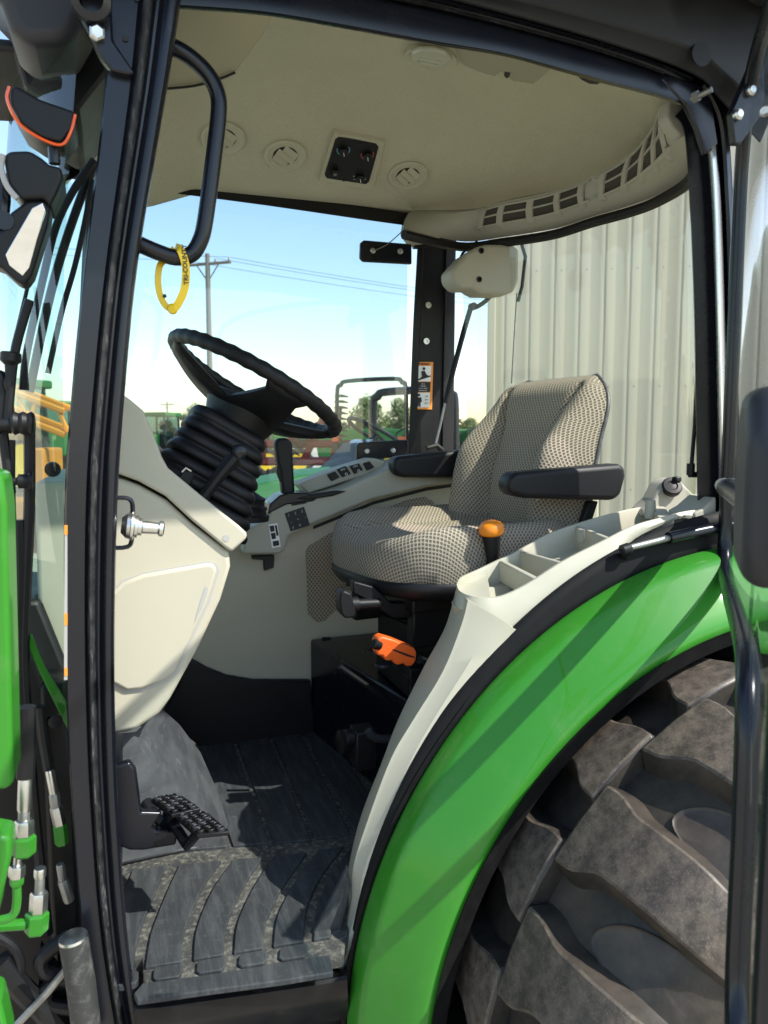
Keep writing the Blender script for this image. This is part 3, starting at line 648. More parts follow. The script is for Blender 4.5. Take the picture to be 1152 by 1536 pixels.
# roof shell: green top over a black overhanging rim
RO = [(-.16, .94), (-.13, .885), (.05, .87), (.6, .87), (.98, .885), (1.14, .96), (1.26, 1.10), (1.36, 1.4), (1.40, 1.8), (1.36, 2.2), (1.26, 2.5), (1.16, 2.6), (1.02, 2.64), (.6, 2.64), (.05, 2.63), (-.13, 2.62), (-.16, 2.57)]
RO = [tuple(p)[:2] for p in spl([(a, b, 0) for a, b in RO], 4, True)]
def ring(k, z): return [Vector((.55 + (x - .55) * k, 1.785 + (y - 1.785) * k, z)) for x, y in RO]
roof = MB().rings([ring(.86, 2.53), ring(.93, 2.46), ring(.97, 2.395), ring(1.0, 2.385), ring(1.005, 2.41), ring(1.0, 2.45), ring(.9, 2.58), ring(.5, 2.62)]).build('roof', BLACK, TR, smooth=50)
MB().rings([ring(1.008, 2.43), ring(1.012, 2.44), ring(1.003, 2.47), ring(.905, 2.592), ring(.5, 2.632), ring(.5, 2.623), ring(.9, 2.583), ring(1.0, 2.453)], loop=True).build('roof_cap', GREEN, roof, smooth=50)
# rail between header and roof rim
strip([(255, -150, 255, -60), (520, -120, 520, -34), (752, -90, 752, 20), (926, -60, 926, 70), (1040, -40, 1040, 112), (1110, -6, 1080, 150), (1210, 50, 1140, 215)], [(0, .10), (0, 0), (.1, -.01), (.75, .0), (.9, .015), (1, .02), (1, .10)], 1.17, 4).build('drip_rail', PLAS, roof, .004)
MB().lathe([(0, .018), (-.004, .02), (-.004, .008)], at(1050, 83, Y=1.168), (0, 1, 0), 20).build('rail_plug', PLAS, roof)
# ---------------------------------------------------------------- headliner
def zy(Y):
    K = [(1.22, 2.275), (1.27, 2.285), (1.36, 2.335), (1.50, 2.395), (1.65, 2.43), (1.82, 2.435), (1.95, 2.41), (2.10, 2.345), (2.24, 2.288), (2.32, 2.278)]
    for (a, b), (c, d) in zip(K, K[1:]):
        if Y <= c: t = max(0, (Y - a) / (c - a)); return lerp(b, d, t)
    return K[-1][1]
def zs(Y): return sum(zy(Y + d) for d in (-.05, -.025, 0, .025, .05)) / 5
def hit(x, y, off=0):
    a = 1.2
    while a < 2.35:
        p = at(x, y, Y=a)
        if p.z >= lz(p.x, a) - off: return p
        a += .002
    return at(x, y, Y=2.3)
def lz(X, Y):
    u = (X + .07) / (rear_x(Y) + .085)
    z = zs(Y); z = lerp(z, min(z, 2.29), min(1, max(0, (u - .55) / .45)) ** 2.2) - .015 * max(0, (u - .86) / .14) ** 2
    if X < .2: z -= .045 * min(1, (.2 - X) / .12)
    return z
REARI = [(612, 320), (700, 318), (752, 304), (820, 290), (880, 268), (946, 230), (985, 182), (992, 140)]
def rear_x(Y):
    K = [(2.45, .86), (2.39, .90), (2.28, 1.03), (2.15, 1.14), (1.98, 1.215), (1.85, 1.238), (1.7, 1.225), (1.55, 1.175), (1.42, 1.09), (1.32, 1.03), (1.2, .98)]
    for (a, b), (c, d) in zip(K, K[1:]):
        if Y >= c: t = (a - Y) / (a - c); return lerp(b, d, min(1, max(0, t)))
    return K[-1][1]
def lin(u, v):
    Y = lerp(1.225, 2.31, v); X = lerp(-.07, rear_x(Y) + .015, u)
    z = zs(Y); z = lerp(z, min(z, 2.29), max(0, (u - .55) / .45) ** 2.2) - .015 * max(0, (u - .86) / .14) ** 2
    if X < .2: z -= .045 * min(1, (.2 - X) / .12)
    return Vector((X, Y, z))
hl = MB().grid(lin, 60, 60).build('headliner', LINER, TR, solid=.012, smooth=60, offset=1)
# visor panel at the front
vis = plate('visor_panel', [(150, -10), (300, 14), (408, 26), (396, 52), (352, 112), (335, 122), (240, 137), (150, 140)], mat('visor_felt', (.36, .33, .225), .9, bump=(420, .4, .002)), hl, Z=2.262, t=.02, bevel=.004)
MB().tube(pxs(spl([(235, 134), (290, 129), (330, 118), (352, 109)], 4), Z=2.256), .0025, 6).build('seam', INK, vis)
def up_ring(name, x, y, m, parent, rx, prof, n=28):
    """a round fitting let into the sloping headliner at photo pixel x, y"""
    c = hit(x, y, .002)
    e = .03; nz = Vector(((lz(c.x + e, c.y) - lz(c.x - e, c.y)) / (2 * e), (lz(c.x, c.y + e) - lz(c.x, c.y - e)) / (2 * e), -1)).normalized()
    return c, nz
for x, y in ((335, 207), (428, 233), (612, 263)):
    c, nz = up_ring('v', x, y, None, None, 0, 0)
    v = MB().lathe([(-.004, .056), (.004, .056), (.007, .052), (.006, .046), (.004, .044), (.004, .036), (.001, .032), (-.004, .031)], c, nz, 36).build('air_vent', VENTM, hl, smooth=30)
    b_ = MB().lathe([(.0005, .034), (.0012, .034)], c, nz, 30).build('vent_throat', INK, v)  # black disc stands in for the shade inside the vent
    M = frame_on(c, nz, (0, 1, 0)) @ Matrix.Rotation(R(-35), 4, 'Z')
    for k in (-1, 0, 1):
        hw = math.sqrt(.031 ** 2 - (.0185 * k) ** 2)
        bl = MB(); bl.box((0, 0, 0), (hw * 1.9, .017, .0022)); T = M @ Matrix.Translation((0, .0195 * k, .0045)) @ Matrix.Rotation(R(28), 4, 'X')
        bl.v = [T @ p for p in bl.v]; bl.build('vent_blade', VENTM, v, .001)
# climate control panel
c, nz = up_ring('p', 527, 243, None, None, 0, 0)
def cp(x, y): return at(x, y, Z=c.z - .002 + 0) 
PX = [(500, 204), (508, 201), (570, 212), (575, 220), (561, 277), (552, 283), (486, 272), (481, 266)]
def onliner(P, off):
    out = []
    for x, y in P:
        out.append(hit(x, y, off))
    return out
cpan = MB().prism(onliner([tuple(p)[:2] for p in spl([(a, b, 0) for a, b in PX], 3, True)], .010), (0, 0, .02)).build('climate_panel', VENTM, hl, .003)
MB().prism(onliner([(503, 210), (508, 207), (564, 217), (568, 222), (554, 273), (549, 277), (490, 268), (487, 263)], .0135), (0, 0, .006)).build('panel_face', PLAS, cpan, .002)
def dot(x, y, r, h, m, name, n=20, off=.0135):
    q = onliner([(x, y)], off)[0]; return MB().lathe([(0, r), (h * .8, r), (h, r * .82)], q, nz, n).build(name, m, cpan), q
for x, y, colr in ((515, 225, (.08, .25, .3)), (551, 232, (.3, .05, .05)), (540, 265, None)):
    o_, q = dot(x, y, .0125, .012, PLAS, 'knob')
    M = frame_on(q + nz * .0125, nz, (0, 1, 0)) @ Matrix.Rotation(R(20), 4, 'Z')
    MB().box((0, 0, 0), (.0016, .013, .001)).build('pointer', CHALK, cpan).data.transform(M @ Matrix.Translation((0, .003, 0)))
    if colr:
        mm = mat('scale_print', colr, .5)
        MB().rings([[q + nz * .0012 + (M.to_3x3() @ Vector((math.cos(R(t)), math.sin(R(t)), 0))) * rr for rr in (.0155, .0185)] + [q + nz * .0002 + (M.to_3x3() @ Vector((math.cos(R(t)), math.sin(R(t)), 0))) * rr for rr in (.0185, .0155)] for t in range(-30, 211, 12)]).build('scale_arc', mm, cpan)
    else:
        for t in (-20, 20, 60, 100, 140):
            MB().lathe([(0, .0012), (.001, .0012)], q + nz * .0003 + (M.to_3x3() @ Vector((math.cos(R(t)), math.sin(R(t)), 0))) * .018, nz, 8).build('scale_mark', CHALK, cpan)
q = onliner([(502, 258)], .015)[0]; M = frame_on(q, nz, (0, 1, 0)) @ Matrix.Rotation(R(8), 4, 'Z')
sw = MB().box((0, 0, .004), (.017, .030, .012)).build('rocker_switch', PLAS, cpan, .002); sw.data.transform(M)
text('*', .022, M @ Matrix.Translation((0, -.006, .0105)), GREYINK, sw, 'snowflake_mark')
for x, y in ((540, 216), (516, 270)): dot(x, y, .004, .003, INK, 'screw', 10)
# dome lamp and the rear trim flap beside it
lampP = [(612, 78), (626, 73), (652, 73), (672, 78), (684, 90), (688, 99), (674, 104), (650, 107), (628, 101), (611, 92), (606, 85)]
lm = MB().prism(onliner(lampP, .010), (0, 0, .02)).build('dome_lamp', VENTM, hl, .004, seg=3)
MB().prism(onliner([(616, 80), (628, 76), (650, 76), (668, 80), (678, 90), (670, 98), (650, 102), (630, 97), (616, 90)], .020), (0, 0, .011)).build('lamp_lens', LENS, lm, .005, seg=3)
for k, (a, b, c2, d2) in enumerate(((630, 86, 662, 92), (628, 92, 655, 97))):
    MB().tube(onliner([(a, b), (c2, d2)], .0215), .002, 6).build('lens_rib', LENS, lm)
flap = MB().prism(onliner([(680, 70), (720, 74), (790, 90), (828, 102), (800, 126), (770, 122), (752, 108), (742, 115), (718, 108), (695, 98)], .004), (0, 0, .01)).build('trim_flap', mat('trim_felt', (.30, .28, .20), .8), hl, .002)
MB().prism(onliner([(757, 108), (766, 109), (764, 115), (760, 118), (756, 114)], .0055), (0, 0, .004)).build('clip_hole', INK, flap)
MB().prism(onliner([(868, 116), (892, 119), (902, 123), (896, 127), (884, 126), (872, 120)], .004), (0, 0, .01)).build('clip_hole', INK, hl, .001)
# louvred air duct round the back of the roof
DI = [(613, 319), (700, 317), (752, 303), (820, 289), (880, 268), (946, 230), (985, 182), (995, 150), (1012, 132)]
DO = [(606, 342), (690, 362), (752, 356), (830, 343), (891, 324), (945, 308), (985, 293), (1030, 266), (1050, 232)]
DIs = [at(p.x, p.y, Z=2.268) for p in spl([(a, b, 0) for a, b in DI], 8)]
DOs = [at(p.x, p.y, Z=2.195) for p in spl([(a, b, 0) for a, b in DO], 8)]
def duct(k, u, off=0):
    a, b = DIs[k], DOs[k]; p = a.lerp(b, u); n = Vector((-(b.z - a.z), 0, 0)); out = (Vector((.45, 1.82, 2.0)) - p).normalized()
    bulge = .018 * math.sin(math.pi * u); return p + out * (off + bulge)
ND = len(DIs)
MB().rings([[duct(k, u) for u in (0, .06, .2, .4, .6, .8, .94, 1)] + [duct(k, u, -.04) for u in (1, 0)] for k in range(ND)]).build('air_duct', BEIGED, hl, smooth=50)
dct = COL.objects['air_duct']
for k0, k1 in ((12, 33), (35, 57)):
    # slot: mouth coloured dark for the shade inside, a raised lip round it, ribs across
    sl_ = MB().rings([[duct(k, u_, .0015) for u_ in (.10, .2, .3, .4, .48, .56)] + [duct(k, .56, -.004), duct(k, .10, -.004)] for k in range(k0, k1)]).build('louvre_mouth', mat('louvre_shade', (.045, .042, .034), .8), dct)
    MB().rings([[duct(k, .28, .004), duct(k, .33, .006), duct(k, .33, -.004), duct(k, .28, -.004)] for k in range(k0, k1)]).build('louvre_slat', BEIGED, dct)
    for u0, u1 in ((.05, .11), (.55, .61)):
        MB().rings([[duct(k, u0, -.004), duct(k, u0, .009), duct(k, u1, .009), duct(k, u1, -.004)] for k in range(k0 - 1, k1 + 1)]).build('louvre_lip', BEIGED, dct, .002)
    n = 5
    for j in range(n):
        k = int(lerp(k0, k1 - 2, j / (n - 1)))
        MB().rings([[duct(kk, u, o) for u, o in ((.07, -.004), (.07, .009), (.3, .010), (.60, .011), (.72, .004), (.72, -.004))] for kk in (k, k + 1)]).build('louvre_rib', BEIGED, dct, .0015)
MB().rings([[duct(k, u, o) for u, o in ((.02, .002), (.9, .002), (.9, .0), (.02, .0))] for k in (33, 34)]).build('duct_joint', VENTM, dct)
# corner covers of the duct, front-right and at the near pillar
plate('corner_cover', [(612, 322), (660, 326), (672, 350), (640, 364), (620, 366), (607, 348)], BEIGED, dct, Y=2.30, t=.05, bevel=.008, seg=3)
plate('corner_cover', [(1003, 150), (1016, 140), (1028, 158), (1040, 196), (1022, 206), (1008, 192), (1000, 176)], BEIGED, dct, Y=1.29, t=.03, bevel=.006, seg=3)
# ---------------------------------------------------------------- rear window
sealP = [(606, 352), (690, 370), (752, 364), (830, 352), (891, 333), (945, 318), (985, 303), (1030, 276), (1046, 250)]
SP = [at(p.x, p.y, Z=2.178) for p in spl([(a, b, 0) for a, b in sealP], 6)]
MB().tube(SP, .014, 8).build('rear_window_seal', RUBS, TR)
def rg(u, v):
    p = SP[min(int(round(u * (len(SP) - 1))), len(SP) - 1)]; z = lerp(2.19, 1.22, v); return Vector((p.x + .03 * math.sin(v * 2.4), p.y, z))
SP = SP[6:]
rw = MB().grid(rg, len(SP) - 1, 8).build('rear_window', GLASSR, TR, smooth=60)
# vertical glass edge with hinges at the far corner
MB().tube([at(776, 440, Y=2.22), at(771, 520, Y=2.22), at(768, 575, Y=2.22)], .004, 6).build('glass_edge', STEELD, rw)
MB().tube([at(781, 362, Y=2.20), at(788, 385, Y=2.2), at(783, 430, Y=2.2), at(777, 452, Y=2.2)], .006, 8).build('window_hinge', BLACK, rw)
# wiper motor cover with screws, arm strut
WCV = [(677, 405), (700, 380), (716, 370), (730, 366), (770, 366), (780, 374), (779, 420), (772, 438), (752, 441), (722, 440), (708, 432), (690, 432), (679, 420)]
wcv = plate('wiper_motor_cover', WCV, BEIGED, rw, Y=2.12, t=.09, bevel=.012, seg=4)
for x, y in ((722, 376), (719, 419)): MB().lathe([(0, .009), (-.003, .008), (-.003, .004), (0, .004)], at(x, y, Y=2.119), (0, 1, 0), 12).build('cover_screw', PLAS, wcv)
MB().tube(pxs(spl([(686, 398), (694, 380), (706, 370), (716, 362)], 4), Y=2.2), .004, 6).build('cable', PLAS, wcv)
gs = MB().tube(pxs([(706, 462), (697, 492), (680, 555), (668, 605)], Y=2.25), .0085, 10).build('gas_strut', PLAS, TR)
MB().tube(pxs([(668, 602), (660, 640), (652, 672)], Y=2.25), .004, 8).build('strut_rod', STEELD, gs)
MB().tube(pxs(spl([(735, 445), (728, 452), (716, 460), (704, 463)], 3), Y=2.25), .007, 8).lathe([(-.01, .012), (.01, .012)], at(709, 460, Y=2.25), (0, 1, 0), 12).build('strut_bracket', BLACKM, gs)
MB().tube(pxs([(640, 672), (655, 668), (664, 676)], Y=2.25), .009, 8).build('strut_ball', BLACKM, gs)
# ---------------------------------------------------------------- far door: glass, hinges
rd = plate('right_door', [(170, 258), (222, 276), (612, 330), (608, 700), (560, 760), (150, 980)], GLASS, TR, Y=2.335, t=.004, bevel=0, smooth=0)
for P, sc in (([(541, 364), (546, 360), (618, 366), (618, 396), (545, 392), (540, 387)], ((559, 376), (600, 377))), ([(535, 668), (540, 664), (613, 659), (613, 683), (540, 692), (535, 688)], ((550, 677), (589, 676)))):
    h = plate('door_hinge', P, BLACK, rd, Y=2.30, t=.014, bevel=.003)
    for x, y in sc:
        MB().lathe([(0, .0085), (-.004, .0085), (-.006, .006), (-.006, .001)], at(x, y, Y=2.299), (0, 1, 0), 12).build('hinge_bolt', STEEL, h)
MB().tube(pxs(spl([(561, 376), (580, 367), (600, 350), (612, 338)], 3), Y=2.29), .0015, 6).build('check_cable', STEELD, rd)
# warning label on the post
WL = plate('warning_label', [(622, 543), (650, 543), (648, 614), (620, 614)], WARN, fpil, Y=2.335, t=.003, bevel=0)
plate('picture', [(625, 549), (647, 549), (646, 572), (624, 572)], WHITE, WL, Y=2.3342, t=.002, bevel=0)
plate('text_field', [(624, 573), (646, 573), (645, 588), (623, 588)], INK, WL, Y=2.3342, t=.002, bevel=0)
plate('picture', [(623, 589), (645, 589), (644, 611), (622, 611)], WHITE, WL, Y=2.3342, t=.002, bevel=0)
NF = (0, -1, 0)
text('WARNING', .0085, frame_on(at(636, 546, Y=2.3325), NF), INK, WL, bold=.0002)
for i, ln in enumerate(('AVOID', 'CRUSHING', 'DO NOT JUMP IF', 'MACHINE TIPS')): text(ln, .0042, frame_on(at(634.5, 576 + i * 3.3, Y=2.3325), NF), WHITE, WL)
for i, ln in enumerate(('USE', 'SEAT', 'BELT')): text(ln, .0062, frame_on(at(640, 594.5 + i * 5.2, Y=2.3325), NF), INK, WL)
figs = []
for P in (pxs(circ(636, 553, 2.2, 10), Y=2.3325), pxs([(632, 557), (637, 556), (640, 562), (644, 564), (643, 566), (638, 565), (636, 568), (630, 570), (629, 568), (633, 565)], Y=2.3325), pxs([(625, 569), (646, 563), (646, 565), (625, 571.5)], Y=2.3322),
          pxs(circ(628.5, 592.5, 2, 10), Y=2.3325), pxs([(625, 596), (632, 596), (633, 603), (631, 603), (631, 610), (629, 610), (628.5, 604), (628, 610), (626, 610), (626, 603), (624, 603)], Y=2.3325)):
    MB().prism(P, (0, .0006, 0)).build('pictogram', INK, WL, smooth=0)
# ---------------------------------------------------------------- seat
SC = Vector((.80, 1.78, 0)); SYAW = R(9)
SM = Matrix.Translation(SC) @ Matrix.Rotation(SYAW, 4, 'Z')
def W(x, y, z): return SM @ Vector((x, y, z))
# local: -x is forward, y across (negative is near the door)
seat = MB().box((-.02, 0, 1.225), (.44, .36, .03)).box((-.02, .15, 1.17), (.42, .03, .09)).box((-.02, -.15, 1.17), (.42, .03, .09)).box((.02, 0, 1.10), (.36, .30, .08)).box((.06, 0, 1.04), (.30, .34, .10))
seat.v = [SM @ p for p in seat.v]
seat = seat.build('seat', BLACKM, TR, .004)
def cushion():
    m = MB(); nu, nv = 44, 44; top = []
    def edge(t):            # outline in plan, superellipse with a rounder front
        a = 2 * math.pi * t; c, s = math.cos(a), math.sin(a)
        ex = 2 / 2.9
        return (.265 * math.copysign(abs(c) ** ex, c), .262 * math.copysign(abs(s) ** ex, s))
    N = 72
    def top_z(x, y):
        z = 1.378 + .028 * min(1, abs(y) / .22) ** 2.4 - .012 * math.exp(-(y / .12) ** 2) 
        z -= .020 * max(0, (-x - .12) / .15) ** 2            # waterfall front
        z += .022 * max(0, (x - .05) / .2) ** 2
        # stitched channels
        for yc in (-.115, .115):
            z -= .010 * math.exp(-((y - yc) / .010) ** 2) * (1 if x > -.20 else 0)
        return z
    rs = []
    for k, zf in ((.95, None), (1.0, -.085), (1.0, -.06), (1.005, -.035), (.985, -.014), (.95, -.004), (.9, 0), (.8, 0), (.7, 0), (.62, 0), (.54, 0), (.47, 0), (.43, 0), (.38, 0), (.3, 0), (.2, 0), (.1, 0), (.01, 0)):
        r_ = []
        for i in range(N):
            x, y = edge(i / N); x *= k; y *= k
            front = max(0, -x / .265)
            z = 1.272 - .012 * front if zf is None else top_z(x, y) + zf * (1.0 + .15 * front)
            if zf is not None and k >= .98: z = max(z, 1.285)
            if zf is None: z = 1.268
            r_.append(W(x - .045, y, z))
        rs.append(r_)
    return MB().rings(rs)
cu = cushion().build('seat_cushion', FABRIC, seat, smooth=70)
SI = SM.inverted()
def uv_by_index(o, tab):
    u = o.data.uv_layers.new(name='UVMap')
    for l in o.data.loops: u.data[l.index].uv = tab[l.vertex_index]
NR = 72; vv = [SI @ v.co for v in cu.data.vertices]; nr = len(vv) // NR; tab = [None] * len(vv)
for k in range(NR):
    acc = 0
    for i in range(nr - 1, -1, -1):
        p = vv[i * NR + k]
        if i < nr - 1: acc += (p - vv[(i + 1) * NR + k]).length
        q = vv[1 * NR + k]; a = math.atan2(q.y, q.x + .045); tab[i * NR + k] = (math.cos(a) * acc, math.sin(a) * acc)
uv_by_index(cu, tab)
def uvc(p):
    q = SI @ p; s = max(0, 1.36 - q.z)
    return (q.x - s * .9 if q.x < -.1 else q.x, q.y + math.copysign(s, q.y) * (.8 if abs(q.y) > .15 else 0))
# black pan rim below the cushion
rim = MB(); N = 60
def ed(t, k):
    a = 2 * math.pi * t; c, s = math.cos(a), math.sin(a); ex = 2 / 2.9
    return (.265 * k * math.copysign(abs(c) ** ex, c) - .045, .262 * k * math.copysign(abs(s) ** ex, s))
rim.rings([[W(*ed(i / N, k), z) for i in range(N)] for k, z in ((.8, 1.236), (.96, 1.246), (1.0, 1.262), (1.005, 1.276), (.99, 1.282), (.9, 1.28))])
rim.build('seat_pan', PLASR, seat, smooth=50)
# backrest
BT = Matrix.Translation((.205, 0, 1.385)) @ Matrix.Rotation(R(14), 4, 'Y')
def Bk(x, y, z): return SM @ (BT @ Vector((x, y, z)))
BH = .385
def bw(z):                      # half width by height
    t = max(0, min(1, (z + .04) / (BH + .04)))
    w_ = .243 - .03 * t
    if t > .66: w_ = (.2232 - .012 * (t - .66)) * math.sqrt(max(0, 1 - ((t - .66) / .34) ** 2.8 * .60)) 
    return w_
def bfront(y, z):
    h = bw(z); k = min(1, abs(y) / h); t = (z) / BH
    d = -.045 - .012 * math.sin(math.pi * min(1, max(0, t * .9 + .1)))
    bol = max(0, (abs(y) - .115) / .10)                       # side bolsters lean forward below the shoulders
    fall = max(0, min(1, (.86 - t) / .5)); fall = fall * fall * (3 - 2 * fall)
    d -= .078 * math.sin(min(1, max(0, (abs(y) - .105) / .085)) * math.pi / 2) ** .7 * fall
    d -= .022 * math.exp(-((z - .10) / .08) ** 2) * (1 - k)    # lumbar
    crease = .125 + (.02 if t < .5 else -.0) 
    arch = .62 + .22 * math.sqrt(max(0, 1 - (y / .16) ** 2))
    if abs(y) > .09: d += .024 * math.exp(-((abs(y) - (.112 + .02 * max(0, t - .5) + .13 * max(0, t - .62) ** 1.3)) / .008) ** 2) * (1 if t < .9 else 0)
    rnd = max(0, (k - .74) / .26); e1 = (.052 + .07 * fall) * rnd ** 2.2
    tt = max(0, (t - .78) / .22); d += max(e1, .060 * tt ** 2.6)
    return d
m = MB(); NU, NV = 60, 44
def bf(u, v):
    z = lerp(-.05, BH, v); h = bw(z); y = lerp(-h, h, u); return Bk(bfront(y, z), y, z)
m.grid(bf, NU, NV)
bk = m.build('backrest', FABRIC, seat, smooth=80)
BI = (SM @ BT).inverted()
vv = [BI @ v.co for v in bk.data.vertices]; tab = [None] * len(vv); Wd = NV + 1
for j in range(Wd):
    L = [0]
    for i in range(1, NU + 1): L.append(L[-1] + (vv[i * Wd + j] - vv[(i - 1) * Wd + j]).length)
    for i in range(NU + 1): tab[i * Wd + j] = (L[i] - L[-1] / 2, vv[i * Wd + j].z)
uv_by_index(bk, tab)
m = MB()
def bb(u, v):
    z = lerp(-.05, BH - .002, v); h = bw(z) * .995; y = lerp(-h, h, u)
    k = abs(y) / h; e = max(k ** 6, max(0, (z / BH - .8) / .2) ** 3); return Bk(lerp(max(.05, bfront(h, z) + .01), bfront(y, z) + .004, e), y, z)
m.grid(bb, 40, 30); m.build('back_shell', PLASR, seat, smooth=60)
# piping where fabric and shell meet
pp = [Bk(.004 + bfront(s * bw(z), z), s * bw(z), z) for s, zs in ((-1, [lerp(-.05, BH, k / 30) for k in range(31)]), (1, [lerp(BH, -.05, k / 30) for k in range(31)])) for z in zs]
sp = []
for k in range(31):
    z = lerp(-.05, BH, k / 30); sp.append(Bk(bfront(-bw(z), z) + .004, -bw(z), z))
for k in range(1, 12):
    z = BH; h = bw(z); sp.append(Bk(bfront(lerp(-h, h, k / 12), z) + .005, lerp(-h, h, k / 12), z - .003))
for k in range(31):
    z = lerp(BH, -.05, k / 30); sp.append(Bk(bfront(bw(z), z) + .004, bw(z), z))
MB().tube(sp, .0055, 8).build('piping', add_dust(mat('shell_edge_vinyl', (.06, .06, .065), .4, noise=(60, .6, (.14, .14, .15))), (.25, .25, .27), 200, .55, .7, .5), seat, smooth=60)
# armrests: padded tapered bars with a bracket
def armrest(P, Y, name='armrest'):
    o = plate(name, P, PLASR, seat, Y=Y, t=.062, bevel=.013, seg=4); return o
armrest([(766, 716), (776, 709), (930, 696), (939, 700), (940, 715), (933, 742), (922, 751), (790, 748), (768, 742), (764, 730)], 1.50)
MB().prism(pxs([(884, 752), (898, 752), (886, 790), (868, 800)], Y=1.535), (0, .02, 0)).build('armrest_bracket', BLACKM, seat, .003)
armrest([(591, 690), (598, 685), (690, 675), (702, 678), (702, 716), (690, 718), (602, 716), (592, 708)], 2.03)
# suspension handle, slides
kn = at(518, 908, Y=1.58)
MB().lathe([(0, .012), (.05, .013), (.052, .018), (.07, .018)], at(570, 905, Y=1.60), at(515, 908, Y=1.60) - at(570, 905, Y=1.60), 14).build('adjust_shaft', PLAS, seat)
plate('adjust_knob', [(512, 888), (518, 886), (528, 891), (531, 905), (535, 920), (531, 927), (518, 928), (512, 920), (510, 900)], PLASR, seat, Y=1.575, t=.045, bevel=.006, seg=3)
plate('seat_slide', [(530, 872), (560, 880), (588, 905), (690, 900), (690, 925), (590, 928), (575, 918), (555, 902), (530, 890)], BLACKM, seat, Y=1.60, t=.03, bevel=.003)
plate('seat_slide', [(600, 930), (690, 925), (690, 965), (640, 950)], BLACKM, seat, Y=1.62, t=.2, bevel=.003)
# pedestal box below the seat
ped = MB().prism([Vector((.49, 2.14, 1.015)), Vector((.60, 1.55, 1.0)), Vector((1.12, 1.5, 1.02)), Vector((1.12, 2.14, 1.03))], (0, 0, -.30)).build('seat_pedestal', BLACK, TR, .006)
plate('corner_tab', [(484, 957), (497, 957), (497, 975), (484, 977)], PLAS, ped, Y=2.12, t=.012)
bt = MB().box((.72, 1.70, 1.035), (.26, .24, .05)).box((.60, 1.70, 1.06), (.012, .24, .04)).box((.72, 1.585, 1.06), (.26, .012, .04)).box((.72, 1.815, 1.06), (.26, .012, .04)).build('storage_tray', BLACKM, ped, .003)
for x, y in ((564, 978), (575, 998)): MB().lathe([(0, .022), (.006, .02)], at(x, y, Z=1.064), (0, 0, 1), 18).build('round_cap', GREYP, bt)
MB().box((.83, 1.9, 1.045), (.12, .1, .016)).build('pale_tag', BEIGE, bt, .002)
MB().tube(pxs([(510, 1000), (560, 1035), (628, 1085)], Y=1.62), .006, 8).build('edge_rail', BLACKM, ped)
# round adjuster and lever on the pedestal front
MB().lathe([(0, .028), (-.02, .028), (-.024, .022)], at(522, 1112, Y=1.66), (1, .1, 0), 22).build('dial', PLAS, ped)
MB().lathe([(0, .02), (-.03, .02)], at(536, 1105, Y=1.62), (1, 0, 0), 16).box(at(545, 1120, Y=1.62), (.05, .06, .09)).build('latch_block', PLAS, ped, .004)
MB().tube(pxs(spl([(552, 1096), (558, 1104), (570, 1108), (590, 1108)], 4), Y=1.56), .010, 8).build('latch_handle', GREYP, ped)
# parking brake handle
hb = at(568, 968, Y=1.52); he = at(632, 990, Y=1.56)
d = (he - hb).normalized()
pb = MB().tube([he - d * .005, he + d * .25], .010, 10).build('brake_lever', BLACK, TR)
gr = MB(); prof = []
for k in range(25):
    t = k / 24; prof.append((t * (he - hb).length, .0215 - .0022 * (1 - math.cos(t * 2 * math.pi * 3.5)) * (1 if .2 < t < .9 else 0) - (.004 if k in (0, 24) else 0)))
plate('brake_grip', [(565, 964), (568, 957), (575, 955), (592, 960), (621, 972), (625, 978), (624, 992), (619, 999), (610, 1000), (605, 995), (599, 998), (593, 997), (589, 990), (583, 992), (578, 990), (574, 984), (567, 984), (564, 976)], ORAN, pb, Y=1.515, t=.036, bevel=.009, seg=4)
plate('grip_slot', [(588, 975), (590, 973.5), (622, 985), (622, 987), (612, 985)], INK, pb, Y=1.5145, t=.004, bevel=0)
MB().lathe([(-.016, .008), (-.014, .0105), (.002, .0105)], hb, d, 14).build('release_button', PLAS, pb)
# ---------------------------------------------------------------- dashboard and footwell
dash = plate('dashboard', [(52, 722), (150, 722), (178, 716), (210, 728), (250, 750), (290, 787), (344, 828), (346, 850), (331, 900), (296, 975), (256, 1048), (240, 1070), (206, 1094), (174, 1101), (120, 1095), (60, 1060)], BEIGE, TR, Y=1.435, t=.55, bevel=.008, seg=3)
plate('dash_cowl', [(120, 590), (182, 590), (196, 600), (215, 616), (230, 650), (243, 686), (252, 702), (300, 742), (358, 788), (371, 800), (370, 808), (348, 828), (338, 822), (288, 781), (248, 744), (208, 722), (178, 711), (120, 715)], BEIGE, dash, Y=1.425, t=.50, bevel=.009, seg=3)
plate('glove_door', [(120, 884), (172, 886), (184, 874), (215, 862), (312, 845), (322, 847), (326, 857), (313, 902), (285, 962), (264, 1008), (250, 1020), (215, 1034), (190, 1037), (172, 1027), (120, 1020)], BEIGE, dash, Y=1.427, t=.05, bevel=.006, seg=3)
gp = [(120, 882), (171, 884), (183, 871.5), (215, 859), (312, 842), (324, 845), (329, 857), (315, 903), (287, 963), (266, 1010), (251, 1023), (215, 1037), (190, 1040), (172, 1030)]
plate('door_gap_shade', gp, GREYINK, dash, Y=1.4335, t=.02, bevel=0)  # grey outline painted as shade in the gap round the door
plate('finger_slot', [(308, 880), (312, 882), (310, 892), (302, 915), (292, 934), (294, 925), (304, 890)], GREYINK, dash, Y=1.4262, t=.02, bevel=0)
MB().lathe([(0, .0065), (-.002, .0065)], at(339, 807, Y=1.4262), (0, 1, 0), 16).build('plug_hole', GREYINK, dash)
plate('dash_latch', [(208, 618), (213, 618), (231, 655), (228, 662), (222, 652)], PLAS, dash, Y=1.5, t=.03)
MB().box((-.12, 1.8, .95), (.05, .95, .5)).build('firewall', BLACKM, TR, .01)
